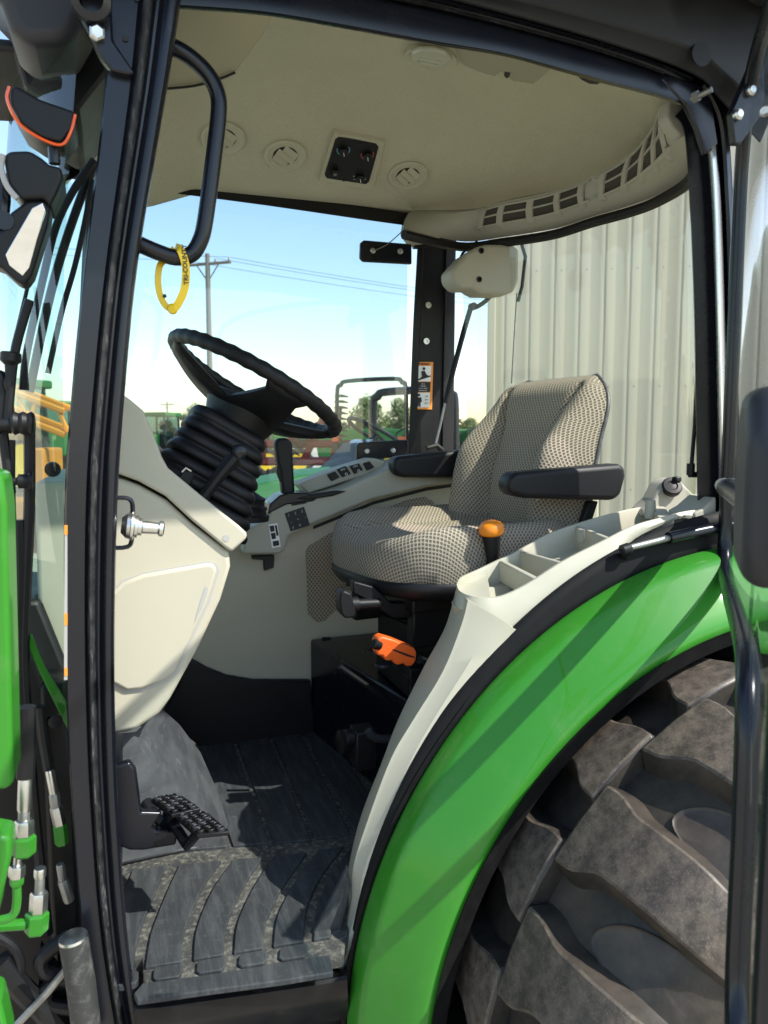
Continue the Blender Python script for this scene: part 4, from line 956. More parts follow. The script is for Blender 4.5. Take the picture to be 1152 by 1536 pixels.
# striker bracket on the front pillar
st = MB().tube(pxs(spl([(166, 747), (188, 747), (197, 752), (199, 765), (198, 805), (192, 820), (166, 822)], 3), Y=1.245), .0035, 8).build('striker_bracket', BLACK, fp)
so_ = at(186, 788, Y=1.245); sx = (at(240, 793, Y=1.245) - so_).normalized()
MB().lathe([(-.004, .012), (.004, .020), (.009, .021), (.010, .023), (.014, .023), (.016, .018), (.020, .018), (.021, .014), (.026, .014), (.028, .0105), (.050, .009), (.053, .0125), (.058, .0125), (.060, .009)], so_, sx, 20).build('striker_bolt', STEEL, fp, smooth=30)
# ---------------------------------------------------------------- steering
WN = Vector((.5, .055, .866)).normalized(); WY = WN.cross(Vector((.866, 0, -.5))).normalized(); WX = WY.cross(WN); WO = Vector((.287, 1.78, 1.714)); WR = .203
def wp(a, r, d): return WO + (WX * math.cos(a) + WY * math.sin(a)) * r + WN * d
rimr = []
for k in range(144):
    a = 2 * math.pi * k / 144; rimr.append(.0158 + .0010 * math.sin(a * 36))
sw_ = MB().tube([wp(2 * math.pi * k / 144, WR, 0) for k in range(144)], rimr, 14, closed=True).build('steering_wheel', PLASR, TR, smooth=70)
hub = MB().lathe([(-.15, .05), (-.14, .066), (-.10, .074), (-.07, .086), (-.055, .090), (-.046, .080), (-.042, .04)], WO, WN, 36).build('hub', PLAS, sw_, smooth=50)
for a in (math.pi, R(-78), R(6)):
    rs = []
    for t in [k / 12 for k in range(13)]:
        r = lerp(WR, .045, t); d = -.004 - .062 * (t ** .75); wd = lerp(.034, .078, t ** 1.1) + .022 * max(0, 1 - t * 6); th = .011 + .008 * math.sin(t * 3)
        rd_ = WX * math.cos(a) + WY * math.sin(a); tg = WX * -math.sin(a) + WY * math.cos(a)
        rs.append([WO + rd_ * r + tg * (wd * c) + WN * (d + th * s_) for c, s_ in ((-1, -.5), (-.85, .3), (-.5, .6), (.5, .6), (.85, .3), (1, -.5), (.8, -1), (-.8, -1))])
    MB().rings(rs).build('spoke', PLAS, sw_, smooth=60)
rs = []; NB = 40
for i in range(61):
    t = i / 60; d = lerp(-.105, -.335, t); ph = t * 8.0 % 1.0
    rf = .87 + .13 * abs(math.sin(math.pi * t * 8)) ** .4
    a_ = lerp(.088, .132, t) * rf; b_ = lerp(.085, .135, t) * rf
    cx = WO + WN * d + WX * lerp(-.012, .012, t)
    rs.append([cx + WX * (a_ * math.copysign(abs(math.cos(q)) ** .45, math.cos(q))) + WY * (b_ * math.copysign(abs(math.sin(q)) ** .45, math.sin(q))) for q in [2 * math.pi * k / NB for k in range(NB)]])
boot = MB().rings(rs).build('steering_column_boot', PLASR, TR, smooth=45)
lv = MB().tube(pxs([(300, 752), (330, 712), (352, 686)], Y=1.60), [.012, .013, .016], 10).build('tilt_lever', PLAS, boot)
MB().lathe([(0, .016), (.014, .015), (.018, .009)], at(358, 678, Y=1.60), (0, -1, 0), 18).build('lever_cap', BLACK, boot)
cl_ = plate('boot_clip', [(268, 716), (276, 704), (286, 706), (292, 714), (284, 730), (272, 730)], PLAS, boot, Y=1.63, t=.03, bevel=.003)
MB().tube(pxs([(273, 708), (279, 702), (287, 707)], Y=1.628), .0022, 6).build('clip_wire', STEEL, boot)
MB().lathe([(0, .050), (.014, .052), (.018, .044), (.026, .044), (.034, .048), (.040, .040), (.05, .040), (.058, .044), (.064, .034), (.08, .012)], at(374, 782, Y=2.0), (0, 0, 1), 24).build('shaft_boot', PLASR, boot, smooth=30)
# ---------------------------------------------------------------- right console
rc = plate('right_console', [(215, 1120), (250, 1000), (300, 860), (350, 808), (420, 806), (470, 775), (560, 738), (640, 718), (760, 715), (900, 705), (900, 1000), (700, 1080), (470, 1095), (300, 1100)], BEIGE, TR, Y=2.15, t=.18, bevel=.012, seg=3)
plate('console_top', [(365, 832), (418, 832), (427, 826), (433, 804), (470, 786), (560, 749), (640, 729), (690, 722), (800, 718), (800, 683), (700, 684), (640, 688), (600, 696), (560, 714), (520, 732), (470, 748), (418, 756), (406, 764), (402, 780), (366, 796)], BEIGED, rc, Y=2.075, t=.235, bevel=.008, seg=3)
plate('fabric_panel', [(459, 827), (464, 819), (502, 796), (520, 800), (540, 870), (520, 890), (513, 906), (489, 931), (476, 934), (462, 921)], FABRIC, rc, Y=2.146, t=.02, bevel=.003, seg=2)
set_uv(COL.objects['fabric_panel'], lambda p: (p.x, p.z))
fp2 = plate('fabric_panel', [(552, 778), (575, 764), (612, 750), (638, 745), (650, 752), (656, 772), (660, 800), (560, 800)], FABRIC, rc, Y=2.146, t=.02, bevel=.003, seg=2)
set_uv(fp2, lambda p: (p.x, p.z))
plate('groove_shade', [(690, 724), (640, 731), (560, 752), (470, 789), (470, 794), (560, 757), (640, 736), (690, 729)], INK, rc, Y=2.1485, t=.01, bevel=0)  # black line painted as shade in the groove under the console top
plate('decal', [(427, 770), (456, 760), (465, 788), (436, 797)], INK, rc, Y=2.0735, t=.004, bevel=0)
N2 = (0, -1, 0)
for i, (x, y) in enumerate(((433, 773), (443, 770), (453, 767), (437, 783), (447, 779), (458, 776), (440, 792), (450, 788))):
    text(('1', '2', '3', '-', '+', '-', 'F', 'R')[i], .011, frame_on(at(x, y, Y=2.0725), N2) @ Matrix.Rotation(R(14), 4, 'Z'), GREYINK, rc)
stk = plate('sticker', [(403, 787), (416, 785), (421, 820), (408, 822)], WHITE, rc, Y=2.0735, t=.004, bevel=0)
for P in ([(404, 789), (411, 788), (412, 797), (406, 798)], [(412, 788), (415, 787.5), (418, 803), (415, 804)], [(406, 800), (413, 799), (414, 808), (408, 809)], [(409, 812), (418, 810.5), (419, 818), (410, 819.5)]):
    plate('print', P, INK, stk, Y=2.0727, t=.001, bevel=0)
plate('slot', [(378, 834), (412, 833), (411, 852), (397, 856), (396, 840), (379, 839)], INK, rc, Y=2.13, t=.025, bevel=.002)
spn = plate('switch_panel', [(448, 726), (500, 706), (562, 687), (578, 693), (570, 708), (520, 722), (462, 741)], BEIGED, rc, Y=2.17, t=.10, bevel=.006)
for i, (P, s_) in enumerate((([(491, 712), (503, 707), (510, 716), (498, 722)], ''), ([(506, 704), (519, 699), (527, 711), (514, 716)], 'PTO'), ([(525, 699), (539, 695), (545, 705), (532, 711)], 'PTO'), ([(545, 695), (555, 692), (562, 701), (551, 706)], ''))):
    k = plate('rocker_switch', P, PLAS, spn, Y=2.162, t=.012, bevel=.002)
    if s_:
        cx = sum(p[0] for p in P) / 4; cy = sum(p[1] for p in P) / 4
        text('O', .012, frame_on(at(cx + 3, cy + 4, Y=2.1605), N2), CHALK, spn, 'switch_mark'); text(s_, .007, frame_on(at(cx - 2, cy - 3, Y=2.1605), N2) @ Matrix.Rotation(R(20), 4, 'Z'), CHALK, spn, 'switch_mark')
MB().lathe([(0, .028), (.008, .026), (.01, .02)], at(526, 734, Y=2.16), (0, -.5, 1), 24).build('dial_base', PLAS, rc)
plate('dial_knob', [(518, 729), (532, 725), (535, 732), (530, 735), (520, 736)], YEL, rc, Y=2.13, t=.02, bevel=.003)
plate('toggle_lever', [(538, 723), (544, 719), (560, 720), (566, 723), (556, 727), (542, 728)], PLAS, rc, Y=2.12, t=.03, bevel=.003)
plate('lever_plinth', [(401, 772), (405, 756), (420, 743), (436, 739), (462, 739), (478, 746), (470, 752), (430, 757), (412, 766)], BLACK, rc, Y=2.07, t=.1, bevel=.004)
plate('function_lever', [(412, 664), (418, 657), (432, 657), (439, 664), (440, 690), (443, 740), (424, 744), (420, 705), (416, 695)], PLASR, rc, Y=2.12, t=.035, bevel=.008, seg=3)
plate('lever_trigger', [(416, 698), (422, 700), (425, 715), (421, 724), (415, 708)], PLAS, rc, Y=2.125, t=.02, bevel=.003)
plate('dial_cover', [(444, 748), (470, 741), (506, 736), (520, 737), (500, 744), (460, 750)], PLAS, rc, Y=2.066, t=.02, bevel=.003)
plate('decal', [(436, 754), (458, 750), (460, 755), (438, 759)], INK, rc, Y=2.0735, t=.004, bevel=0)
for i, x in enumerate((440, 446, 452, 457)): text('0123'[i], .007, frame_on(at(x, 754.5 - i * .8, Y=2.0725), N2), GREYINK, rc)
# ---------------------------------------------------------------- floor mat
FZ = .74
mat_o = MB().prism([(.0, 1.178, FZ - .004), (.32, 1.178, FZ - .004), (.34, 1.215, FZ - .004), (.60, 1.5, FZ - .004), (.62, 2.16, FZ - .004), (-.12, 2.16, FZ - .004), (-.12, 1.27, FZ - .004), (.0, 1.27, FZ - .004)], (0, 0, -.03)).build('floor_mat', DUSTM, TR, .004)
plate('mat_lip', [(240, 1075), (264, 1035), (284, 987), (310, 1002), (340, 1014), (380, 1021), (466, 1021), (474, 1120), (300, 1120)], PLAS, mat_o, Y=2.125, t=.022, bevel=.004)
plate('mat_lip', [(466, 1022), (490, 1040), (518, 1072), (521, 1105), (545, 1150), (552, 1192), (540, 1215), (500, 1150), (470, 1092)], PLAS, mat_o, X=.565, t=.015, bevel=.004)
G = [[(208, 1452), (217, 1400), (240, 1340), (258, 1297)], [(282, 1440), (286, 1395), (310, 1335), (343, 1289)], [(343, 1430), (348, 1385), (372, 1330), (402, 1284)], [(402, 1420), (408, 1375), (435, 1325), (470, 1277)], [(463, 1410), (468, 1360), (490, 1310), (524, 1266)]]
Gs = [[tuple(p)[:2] for p in spl([(a, b, 0) for a, b in g], 5)] for g in G]
def pad(P, h=.012, name='mat_pad'): return MB().prism(pxs(P, Z=FZ + .002), (0, 0, -h)).build(name, MAT_R, mat_o, .002, seg=2)
def between(a, b, m0, m1):
    n = len(a); L = [(lerp(a[i][0], b[i][0], m0), lerp(a[i][1], b[i][1], m0)) for i in range(n)]; Rr = [(lerp(a[i][0], b[i][0], m1), lerp(a[i][1], b[i][1], m1)) for i in range(n)]
    return L + Rr[::-1]
gl = [[(a - 68, b + 8) for a, b in Gs[0]]] + Gs + [[(a + 55, b - 9) for a, b in Gs[-1]]]
for i in range(len(gl) - 1):
    if i == len(gl) - 2:
        pad(between(gl[i], gl[i + 1], .13, .6)); continue
    pad(between(gl[i], gl[i + 1], .13, .87))
for i, (x, y) in enumerate(((166, 1460), (231, 1450), (296, 1440), (359, 1430), (420, 1420))):
    pad([(x - 1, y + 4), (x + 3, y), (x + 38, y - 6), (x + 42, y - 3), (x + 41, y + 9), (x + 37, y + 14), (x + 3, y + 19), (x - 2, y + 16)])
H = [[(262, 1276), (205, 1100)], [(346, 1268), (284, 1096)], [(408, 1264), (345, 1093)], [(470, 1258), (400, 1092)], [(530, 1250), (448, 1090)], [(585, 1242), (494, 1088)]]
for a, b in zip(H, H[1:]):
    P = between(a, b, .06, .94); pad([tuple(p)[:2] for p in [P[0], P[1], P[2], P[3]]])
# front strip of the mat by the sill
pad([(200, 1490), (214, 1474), (280, 1466), (360, 1454), (440, 1440), (495, 1432), (500, 1458), (420, 1471), (320, 1484), (206, 1500)], .01, 'mat_edge')
# kick plate by the near pillar and the rear corner of the mat
plate('mat_corner', [(470, 1400), (500, 1345), (522, 1300), (527, 1330), (520, 1362), (505, 1420), (498, 1448), (484, 1434), (468, 1418)], MAT_R, mat_o, Y=1.235, t=.012, bevel=.003)
# foot hump, pedals
hump = MB()
hp = [at(178, 1096, Y=1.42), at(200, 1095, Y=1.42), at(225, 1072, Y=1.5), at(246, 1062, Y=1.58), at(266, 1082, Y=1.68), at(300, 1125, Y=1.78), at(328, 1190, Y=1.76), at(345, 1238, Z=FZ + .002), at(338, 1256, Z=FZ + .002), at(300, 1272, Z=FZ + .002), at(250, 1282, Z=FZ + .002), at(178, 1298, Z=FZ + .002)]
hump.prism(hp, (-.10, .05, -.04))
hump.build('foot_hump', add_dust(mat('scuffed_grey_plastic', (.05, .052, .056), .5, noise=(9, .6, (.11, .115, .12), 8)), (.25, .25, .24), 40, .55, .75, .4), TR, .01, seg=3)
br = plate('pedal_bracket', [(160, 1150), (174, 1150), (194, 1143), (204, 1155), (209, 1190), (212, 1219), (243, 1219), (230, 1240), (234, 1246), (267, 1246), (264, 1268), (215, 1276), (194, 1276), (160, 1262)], BLACK, TR, Y=1.40, t=.02, bevel=.004)
PZ = .925
for P, arm in (([(226, 1198), (243, 1192), (274, 1193), (301, 1212), (257, 1222)], (262, 1218)), ([(264, 1224), (295, 1218), (313, 1219), (345, 1247), (295, 1252)], (300, 1245))):
    pd = plate('pedal', P, BLACKM, TR, Z=PZ, t=-.008, bevel=.002)
    q = at(*arm, Z=PZ - .008); MB().tube([q, q + Vector((-.02, .03, -.04)), q + Vector((-.05, .12, -.02))], .010, 8).build('pedal_arm', BLACK, pd)
    # raised grip rings
    c0 = Vector(P[0] + (0,)); cc = [Vector(p + (0,)) for p in P]
    a_, b_, c_, d_ = cc[0], cc[2] if len(cc) > 4 else cc[1], cc[3], cc[4]
    for i in range(5):
        for j in range(3):
            u = (i + .6) / 5.2; v = (j + .6) / 3.2
            p = (a_ * (1 - u) + d_ * u) * (1 - v) + ((cc[1] * .4 + cc[2] * .6) * (1 - u) + c_ * u) * v
            q = at(p.x, p.y, Z=PZ + .0004)
            MB().lathe([(-.002, .0075), (.004, .0072), (.0055, .0055), (.004, .0042), (.001, .004)], q, (0, 0, 1), 12).build('grip_stud', GREYP if (i + j) % 3 == 0 else BLACKM, pd)
# ---------------------------------------------------------------- left console, over the fender
ST = [((500, 1452), (504, 1456), (509, 1459)), ((516, 1380), (521, 1384), (536, 1390)), ((522, 1340), (528, 1345), (551, 1345)), ((523, 1300), (530, 1300), (566, 1298)), ((541, 1225), (554, 1224), (604, 1223)), ((572, 1145), (587, 1137), (646, 1143)), ((597, 1080), (620, 1080), (676, 1086)), ((636, 1000), (664, 1008), (726, 1009)), ((668, 940), (692, 938), (769, 960)), ((684, 884), (702, 900), (782, 950))]
rs = []
ss = [spl([(s[i][0], s[i][1], 0) for s in ST], 5) for i in range(3)]
for a, b, c in zip(*ss):
    p0, p1, p2 = at(a.x, a.y, Y=1.40), at(b.x, b.y, Y=1.245), at(c.x, c.y, Y=1.212)
    m1 = (p1 + p2) / 2 + Vector((-.004, -.010, .004))
    rs.append([p0 + Vector((.12, .0, 0)), p0, p0.lerp(p1, .5) + Vector((-.002, 0, .002)), p1, p1.lerp(p2, .12), m1, p1.lerp(p2, .85) + Vector((0, -.008, 0)), p2, p2 + Vector((.05, .03, 0)), p0 + Vector((.14, -.02, 0))])
lc = MB().rings(rs).build('left_console', BEIGE, TR, smooth=30)
CF = [(686, 874, 1.36), (690, 867, 1.40), (700, 861, 1.43), (718, 853, 1.45), (743, 841, 1.455), (777, 825, 1.455), (818, 802, 1.455), (868, 784, 1.455), (932, 766, 1.455), (968, 759, 1.455), (1012, 750, 1.455), (1072, 743, 1.455)]
CN = [(685, 877, 1.355), (689, 886, 1.31), (703, 893, 1.275), (726, 897, 1.253), (752, 895, 1.246), (790, 877, 1.245), (843, 843, 1.245), (900, 814, 1.245), (947, 790, 1.245), (990, 777, 1.245), (1029, 767, 1.245), (1072, 762, 1.245)]
CL = [(681, 905, 1.345), (683, 909, 1.305), (693, 915, 1.27), (722, 928, 1.243), (764, 958, 1.222), (809, 928, 1.216), (864, 892, 1.216), (928, 849, 1.216), (944, 815, 1.236), (985, 791, 1.24), (1029, 777, 1.241), (1072, 792, 1.241)]
cf, cn, cl2 = (spl(q, 4) for q in (CF, CN, CL))
rs = []; NS = len(cf)
for i in range(NS):
    f, n, l = (at(q.x, q.y, Y=q.z) for q in (cf[i], cn[i], cl2[i]))
    k = min(1, i / 10); rim_ = .007 * k + .0005; dp = (.050 if i > 14 else .018) * min(1, i / 4)
    d = (n - f); wd = max(d.length, .001); d /= wd; rim_ = min(rim_, wd * .3)
    fi, ni = f + d * rim_, n - d * rim_
    lo = Vector((0, 0, -dp))
    rs.append([Vector((f.x, f.y + .006 * k, min(f.z - .10, l.z))), f + Vector((0, .003 * k, -.004)), f, fi, fi + d * .002 + Vector((0, 0, -.003)), fi + d * (.006 * k) + lo, ni - d * (.006 * k) + lo, ni - d * .002 + Vector((0, 0, -.003)), ni, n, n + Vector((0, -.003, -.004)) * k, l.lerp(n, .45) + Vector((0, -.004 * k, 0)), l, l + Vector((0.0, .012, .0)), n + Vector((.0, .012 + .03 * k, -dp - .03))])
cap = MB().rings(rs).build('console_cap', BEIGE, lc, smooth=40)
def divider(p, q, h, th, name='tray_divider'):
    a, b_ = at(*p, Y=1.245), at(*q, Y=1.452); d = (b_ - a); d.z = 0; d.normalize(); nn = Vector((-d.y, d.x, 0)) * th
    MB().prism([a + nn * .5 + d * .004 - Vector((0, 0, .003)), a - nn * .5 + d * .004 - Vector((0, 0, .003)), b_ - nn * .5 - d * .004 - Vector((0, 0, .003)), b_ + nn * .5 - d * .004 - Vector((0, 0, .003))], (0, 0, -h)).build(name, BEIGE, lc, .003)
divider((808, 866), (752, 838), .045, .014)
divider((847, 842), (782, 824), .05, .012)
divider((918, 806), (866, 786), .05, .012)
divider((1000, 775), (985, 756), .05, .03)
plate('tray_rib', [(874, 795), (878, 794), (877, 814), (874, 814)], BEIGED, lc, Y=1.36, t=.02, bevel=.001)
MB().lathe([(0, .012), (-.02, .012), (-.04, .010)], at(975, 778, Y=1.36), (0, 0, -1), 14).build('tray_post', BEIGE, lc, .002)
for x0, x1 in ((938, 950), (955, 968), (978, 996)):
    MB().prism(pxs([(x0, 830 - (x0 - 938) * .3), (x1, 826 - (x1 - 938) * .3), (x1, 803 - (x1 - 938) * .28), (x0, 808 - (x0 - 938) * .28)], Y=1.252), (0, .02, 0)).build('rib_post', BEIGE, lc, .002)
plate('socket_mount', [(965, 766), (984, 748), (994, 728), (1004, 719), (1018, 717), (1030, 730), (1042, 742), (1078, 745), (1078, 775), (965, 775)], BEIGED, lc, Y=1.43, t=.05, bevel=.008, seg=3)
so2 = at(1007, 731, Y=1.428); sn = Vector((-.25, -.8, .55)).normalized()
sk = MB().lathe([(-.004, .0225), (.006, .0225), (.009, .020), (.010, .012), (.008, .009), (.009, .001)], so2, sn, 24).build('socket_cap', PLASR, lc, smooth=30)
MB().box(at(1015, 719, Y=1.425), (.016, .016, .012)).build('cap_tab', PLASR, lc, .003)
MB().prism(pxs([(1042, 770), (1056, 762), (1075, 745), (1075, 800), (1042, 800)], Y=1.235), (0, .08, 0)).build('console_end', BEIGED, lc, .004)
MB().prism(pxs([(944, 822), (960, 812), (1045, 785), (1100, 778), (1100, 815), (1030, 822), (960, 838)], Y=1.262), (0, .02, 0)).build('strut_recess_shade', PLAS, lc, .002)  # dark sheet standing in for shade in the hollow behind the strut
gs2 = MB().tube(pxs([(1003, 807), (1060, 795), (1130, 782)], Y=1.19), .0115, 14).build('door_gas_strut', BLACK, TR)
MB().tube(pxs([(936, 824), (1003, 807)], Y=1.19), .0062, 12).build('strut_rod', STEELD, gs2)
MB().lathe([(0, .011), (.014, .012), (.018, .009)], at(933, 826, Y=1.19), at(1003, 807, Y=1.19) - at(933, 826, Y=1.19), 12).tube([at(934, 826, Y=1.19), at(936, 838, Y=1.21)], .007, 8).build('strut_ball', PLAS, gs2)
# throttle style lever with the orange knob
kb = at(737, 797, Y=1.49); ks = at(740, 850, Y=1.49)
lk = MB().tube([kb + Vector((0, 0, -.010)), kb.lerp(ks, .35), kb.lerp(ks, .8), ks + Vector((0, .02, -.06))], [.0205, .018, .0135, .012], 14).build('hitch_lever', PLASR, TR)
MB().lathe([(-.008, .0215), (-.004, .0265), (.004, .0278), (.012, .0262), (.019, .021), (.0225, .013), (.0235, .001)], kb + Vector((0, 0, .0)), (-.1, -.1, 1), 24).build('lever_knob', ORAN2, lk, smooth=60)
# ---------------------------------------------------------------- small parts on the near front pillar
gh = [(236, 62), (262, 72), (288, 88), (312, 112), (326, 140), (328, 170), (320, 240), (308, 330), (300, 362), (286, 382), (262, 386), (236, 378), (208, 366)]
hb_ = MB().tube(pxs([tuple(p)[:2] for p in spl([(a, b, 0) for a, b in gh], 5)], Y=1.26), .0125, 14).build('grab_handle', BLACK, fp)
plate('mirror_bracket', [(116, -30), (165, -30), (170, 60), (202, 108), (196, 112), (168, 106), (150, 84), (138, 60), (122, 30)], BLACK, fp, Y=1.185, t=.02, bevel=.004)
MB().lathe([(0, .011), (-.008, .011), (-.010, .008)], at(145, 51, Y=1.183), (-.1, 1, .1), 6).build('hex_bolt', STEEL, fp)
MB().lathe([(0, .026), (-.05, .026), (-.052, .016), (-.02, .015)], at(138, 15, Y=1.21), (0, 1, .2), 20).build('mirror_pivot', BLACK, fp)
for x, y in ((188, 58), (205, -2)): MB().lathe([(0, .004), (-.001, .004)], at(x, y, Y=1.1985), (0, 1, 0), 12).build('bolt_hole', INK, fp)
# ---------------------------------------------------------------- left of the pillar: windscreen, lamps, mirror, wipers
def ws(u, v):
    Y = lerp(1.225, 2.32, u); b = 1 - ((Y - 1.772) / .548) ** 2; z = lerp(2.24, .90, v)
    return Vector((-.035 - .155 * b - .05 * math.sin(v * math.pi), Y, z))
wsn = MB().grid(ws, 30, 20).build('windscreen', GLASSF, TR, smooth=80)
MB().tube([ws(.5, k / 20) + Vector((-.004, 0, 0)) for k in range(9, 21)], .008, 8).build('glass_edge', SEAL, wsn)
rf = plate('roof_front_panel', [(-60, 50), (22, 58), (60, 50), (142, 40), (162, 108), (116, 166), (98, 164), (36, 128), (22, 76), (-60, 70)], PLAS, roof, Y=1.40, t=.30, bevel=.006)
MB().lathe([(0, .008), (-.003, .008)], at(72, 140, Y=1.398), (0, 1, 0), 12).build('plug', INK, roof)
plate('side_lamp', [(-40, -40), (150, -40), (132, 16), (112, 50), (86, 63), (52, 64), (30, 58), (12, 36), (0, 0)], GREYP, TR, Y=1.24, t=.14, bevel=.035, seg=5)
# rounded lamp pods
def pod(name, P, Y, t, m, parent=TR, bev=.02): return plate(name, P, m, parent, Y=Y, t=t, bevel=bev, seg=5)
tl = pod('turn_lamp', [(14, 132), (24, 127), (60, 148), (112, 166), (112, 188), (92, 214), (62, 206), (32, 186), (15, 156)], 1.215, .09, PLAS, bev=.018)
MB().tube(pxs([tuple(p)[:2] for p in spl([(a, b, 0) for a, b in [(14, 130), (11, 150), (28, 184), (60, 207), (92, 217), (106, 198), (113, 172)]], 5)], Y=1.214), .0022, 8).build('amber_rim', AMBER, tl)
wl = pod('work_lamp', [(4, 234), (14, 226), (44, 225), (62, 236), (74, 246), (92, 250), (94, 268), (84, 292), (74, 310), (66, 296), (30, 298), (12, 276)], 1.215, .08, PLAS, bev=.016)
MB().tube(pxs([tuple(p)[:2] for p in spl([(a, b, 0) for a, b in [(4, 232), (2, 252), (10, 278), (26, 298)]], 4)], Y=1.214), .004, 8).build('lens_rim', GREYINK, wl)
MB().tube(pxs([(80, 222), (82, 246)], Y=1.24), .008, 8).build('lamp_stem', BLACK, wl)
mr = plate('side_mirror', [(-30, 360), (2, 344), (16, 318), (40, 300), (66, 298), (76, 306), (72, 336), (48, 412), (38, 426), (26, 424), (2, 402), (-30, 390)], PLAS, TR, Y=1.225, t=.05, bevel=.010, seg=3)
MB().prism([at(x, y, Y=1.206 + (y - 304) / 110 * .018) for x, y in [(8, 382), (48, 312), (64, 304), (68, 316), (44, 402), (34, 414), (14, 398)]], (0, .02, 0)).build('mirror_glass', MIRROR, mr, .001)
MB().tube(pxs([(4, 262), (5, 300), (0, 350)], Y=1.24), .010, 8).lathe([(-.012, .013), (.012, .013)], at(8, 334, Y=1.235), (0, 1, 0), 12).build('mirror_arm', BLACK, mr)
# wiper arms and blades on the screen
for i, (P, r_, Y_) in enumerate((([(141, 240), (110, 286), (84, 340), (64, 420), (40, 530), (34, 585)], .006, 1.36), ([(142, 246), (120, 300), (96, 370), (76, 440), (58, 520), (44, 588)], .007, 1.38), ([(139, 270), (128, 330), (112, 400), (92, 470), (72, 560)], .0045, 1.37), ([(44, 450), (24, 520), (16, 580), (10, 650)], .007, 1.30), ([(42, 428), (20, 520), (12, 560)], .003, 1.33))):
    MB().tube(pxs([tuple(p)[:2] for p in spl([(a, b, 0) for a, b in P], 5)], Y=Y_), r_, 8).build('wiper_arm' if i != 1 else 'wiper_blade', PLAS, wsn)
MB().lathe([(-.008, .012), (-.006, .015), (.006, .015), (.012, .008), (.03, .006), (.04, .009), (.05, .006)], at(16, 536, Y=1.3), (-.1, 0, -1), 16).build('wiper_pivot', PLAS, wsn)
plate('wiper_motor', [(-20, 560), (4, 552), (10, 572), (16, 600), (20, 640), (8, 652), (-20, 650)], PLAS, wsn, Y=1.3, t=.04, bevel=.008, seg=3)
MB().tube(pxs([(-40, 640), (20, 637), (50, 632)], Y=1.28), .010, 12).lathe([(-.016, .014), (-.012, .018), (-.006, .015), (0, .018), (.006, .015), (.012, .018), (.016, .014)], at(35, 635, Y=1.28), (1, 0, 0), 18).build('hose_arm', PLAS, wsn)
MB().lathe([(-.018, .004), (-.016, .006), (-.004, .006), (-.002, .011), (.012, .011), (.014, .014), (.018, .014)], at(30, 722, Y=1.28), (1, 0, 0), 14).build('washer_jet', PLAS, wsn)
for x, y in ((79, 704), (82, 1081)): MB().lathe([(0, .012), (-.006, .011), (-.006, .006)], at(x, y, Y=1.275), (-.3, 1, 0), 16).build('glass_screw', BLACK, wsn)
for P, r_ in (([(18, 660), (18, 740), (22, 860), (20, 940)], .005), ([(44, 640), (44, 760), (38, 900), (36, 1000), (44, 1120), (56, 1260), (72, 1400)], .0085), ([(28, 780), (30, 880), (26, 960), (30, 1040), (34, 1160)], .010), ([(4, 650), (10, 690), (16, 740)], .008)):
    MB().tube(pxs([tuple(p)[:2] for p in spl([(a, b, 0) for a, b in P], 5)], Y=1.30), r_, 8).build('hydraulic_hose', PLASR, TR)
strip([(36, 955, 48, 950), (60, 1010, 68, 1000), (92, 1075, 104, 1060), (120, 1130, 126, 1112)], [(0, .01), (0, 0), (1, 0), (1, .01)], 1.30, 3).build('green_stay', GREEN, TR, .002)
# loader mast, its pipes and couplings
ld = plate('loader_mast', [(-160, 690), (-30, 700), (4, 712), (10, 760), (20, 1176), (8, 1186), (-160, 1186)], GREEN, TR, Y=1.02, t=.08, bevel=.006)
plate('loader_plate', [(-120, 1250), (-6, 1252), (16, 1256), (17, 1284), (2, 1345), (-4, 1380), (-120, 1380)], GREEN, ld, Y=1.04, t=.05, bevel=.006)
plate('loader_plate', [(-120, 1480), (0, 1500), (14, 1560), (20, 1640), (-120, 1640)], GREEN, ld, Y=1.04, t=.05, bevel=.006)
def coupling(segs, Y, ax=None):
    first = None
    for (x0, y0, x1, y1, w_, n, m) in segs:
        a, b = at(x0, y0, Y=Y), at(x1, y1, Y=Y); r_ = w_ / 2 / F * ((a - CAM).dot(FW))
        L = (b - a).length; c = min(.003, L * .2)
        o = MB().lathe([(0, r_ * .88), (c, r_), (L - c, r_), (L, r_ * .88)], a, b - a, n).build('hose_coupling' if first is None else 'coupling_nut', m, first or TR, smooth=25)
        first = first or o
coupling([(38, 1165, 36, 1216, 20, 20, STEEL), (36, 1216, 36, 1232, 17, 16, STEELD), (36, 1230, 36, 1254, 28, 6, STEEL), (36, 1253, 35, 1282, 35, 6, GREEN), (27, 1284, 26, 1300, 12, 12, STEEL), (26, 1298, 25, 1316, 24, 6, STEEL), (25, 1314, 25, 1328, 20, 6, GREEN)], 1.12)
coupling([(74, 1155, 81, 1192, 13, 18, STEEL), (81, 1190, 84, 1212, 16, 12, STEELD), (84, 1210, 90, 1238, 19, 6, STEEL), (90, 1236, 93, 1266, 20, 6, GREEN)], 1.26)
coupling([(60, 1302, 60, 1316, 18, 14, STEEL), (60, 1316, 59, 1340, 14, 14, STEELD), (59, 1338, 57, 1370, 26, 6, STEEL), (56, 1368, 54, 1398, 34, 6, GREEN)], 1.16)
coupling([(90, 1296, 94, 1322, 12, 12, STEELD), (94, 1320, 104, 1352, 16, 8, STEELD)], 1.28)
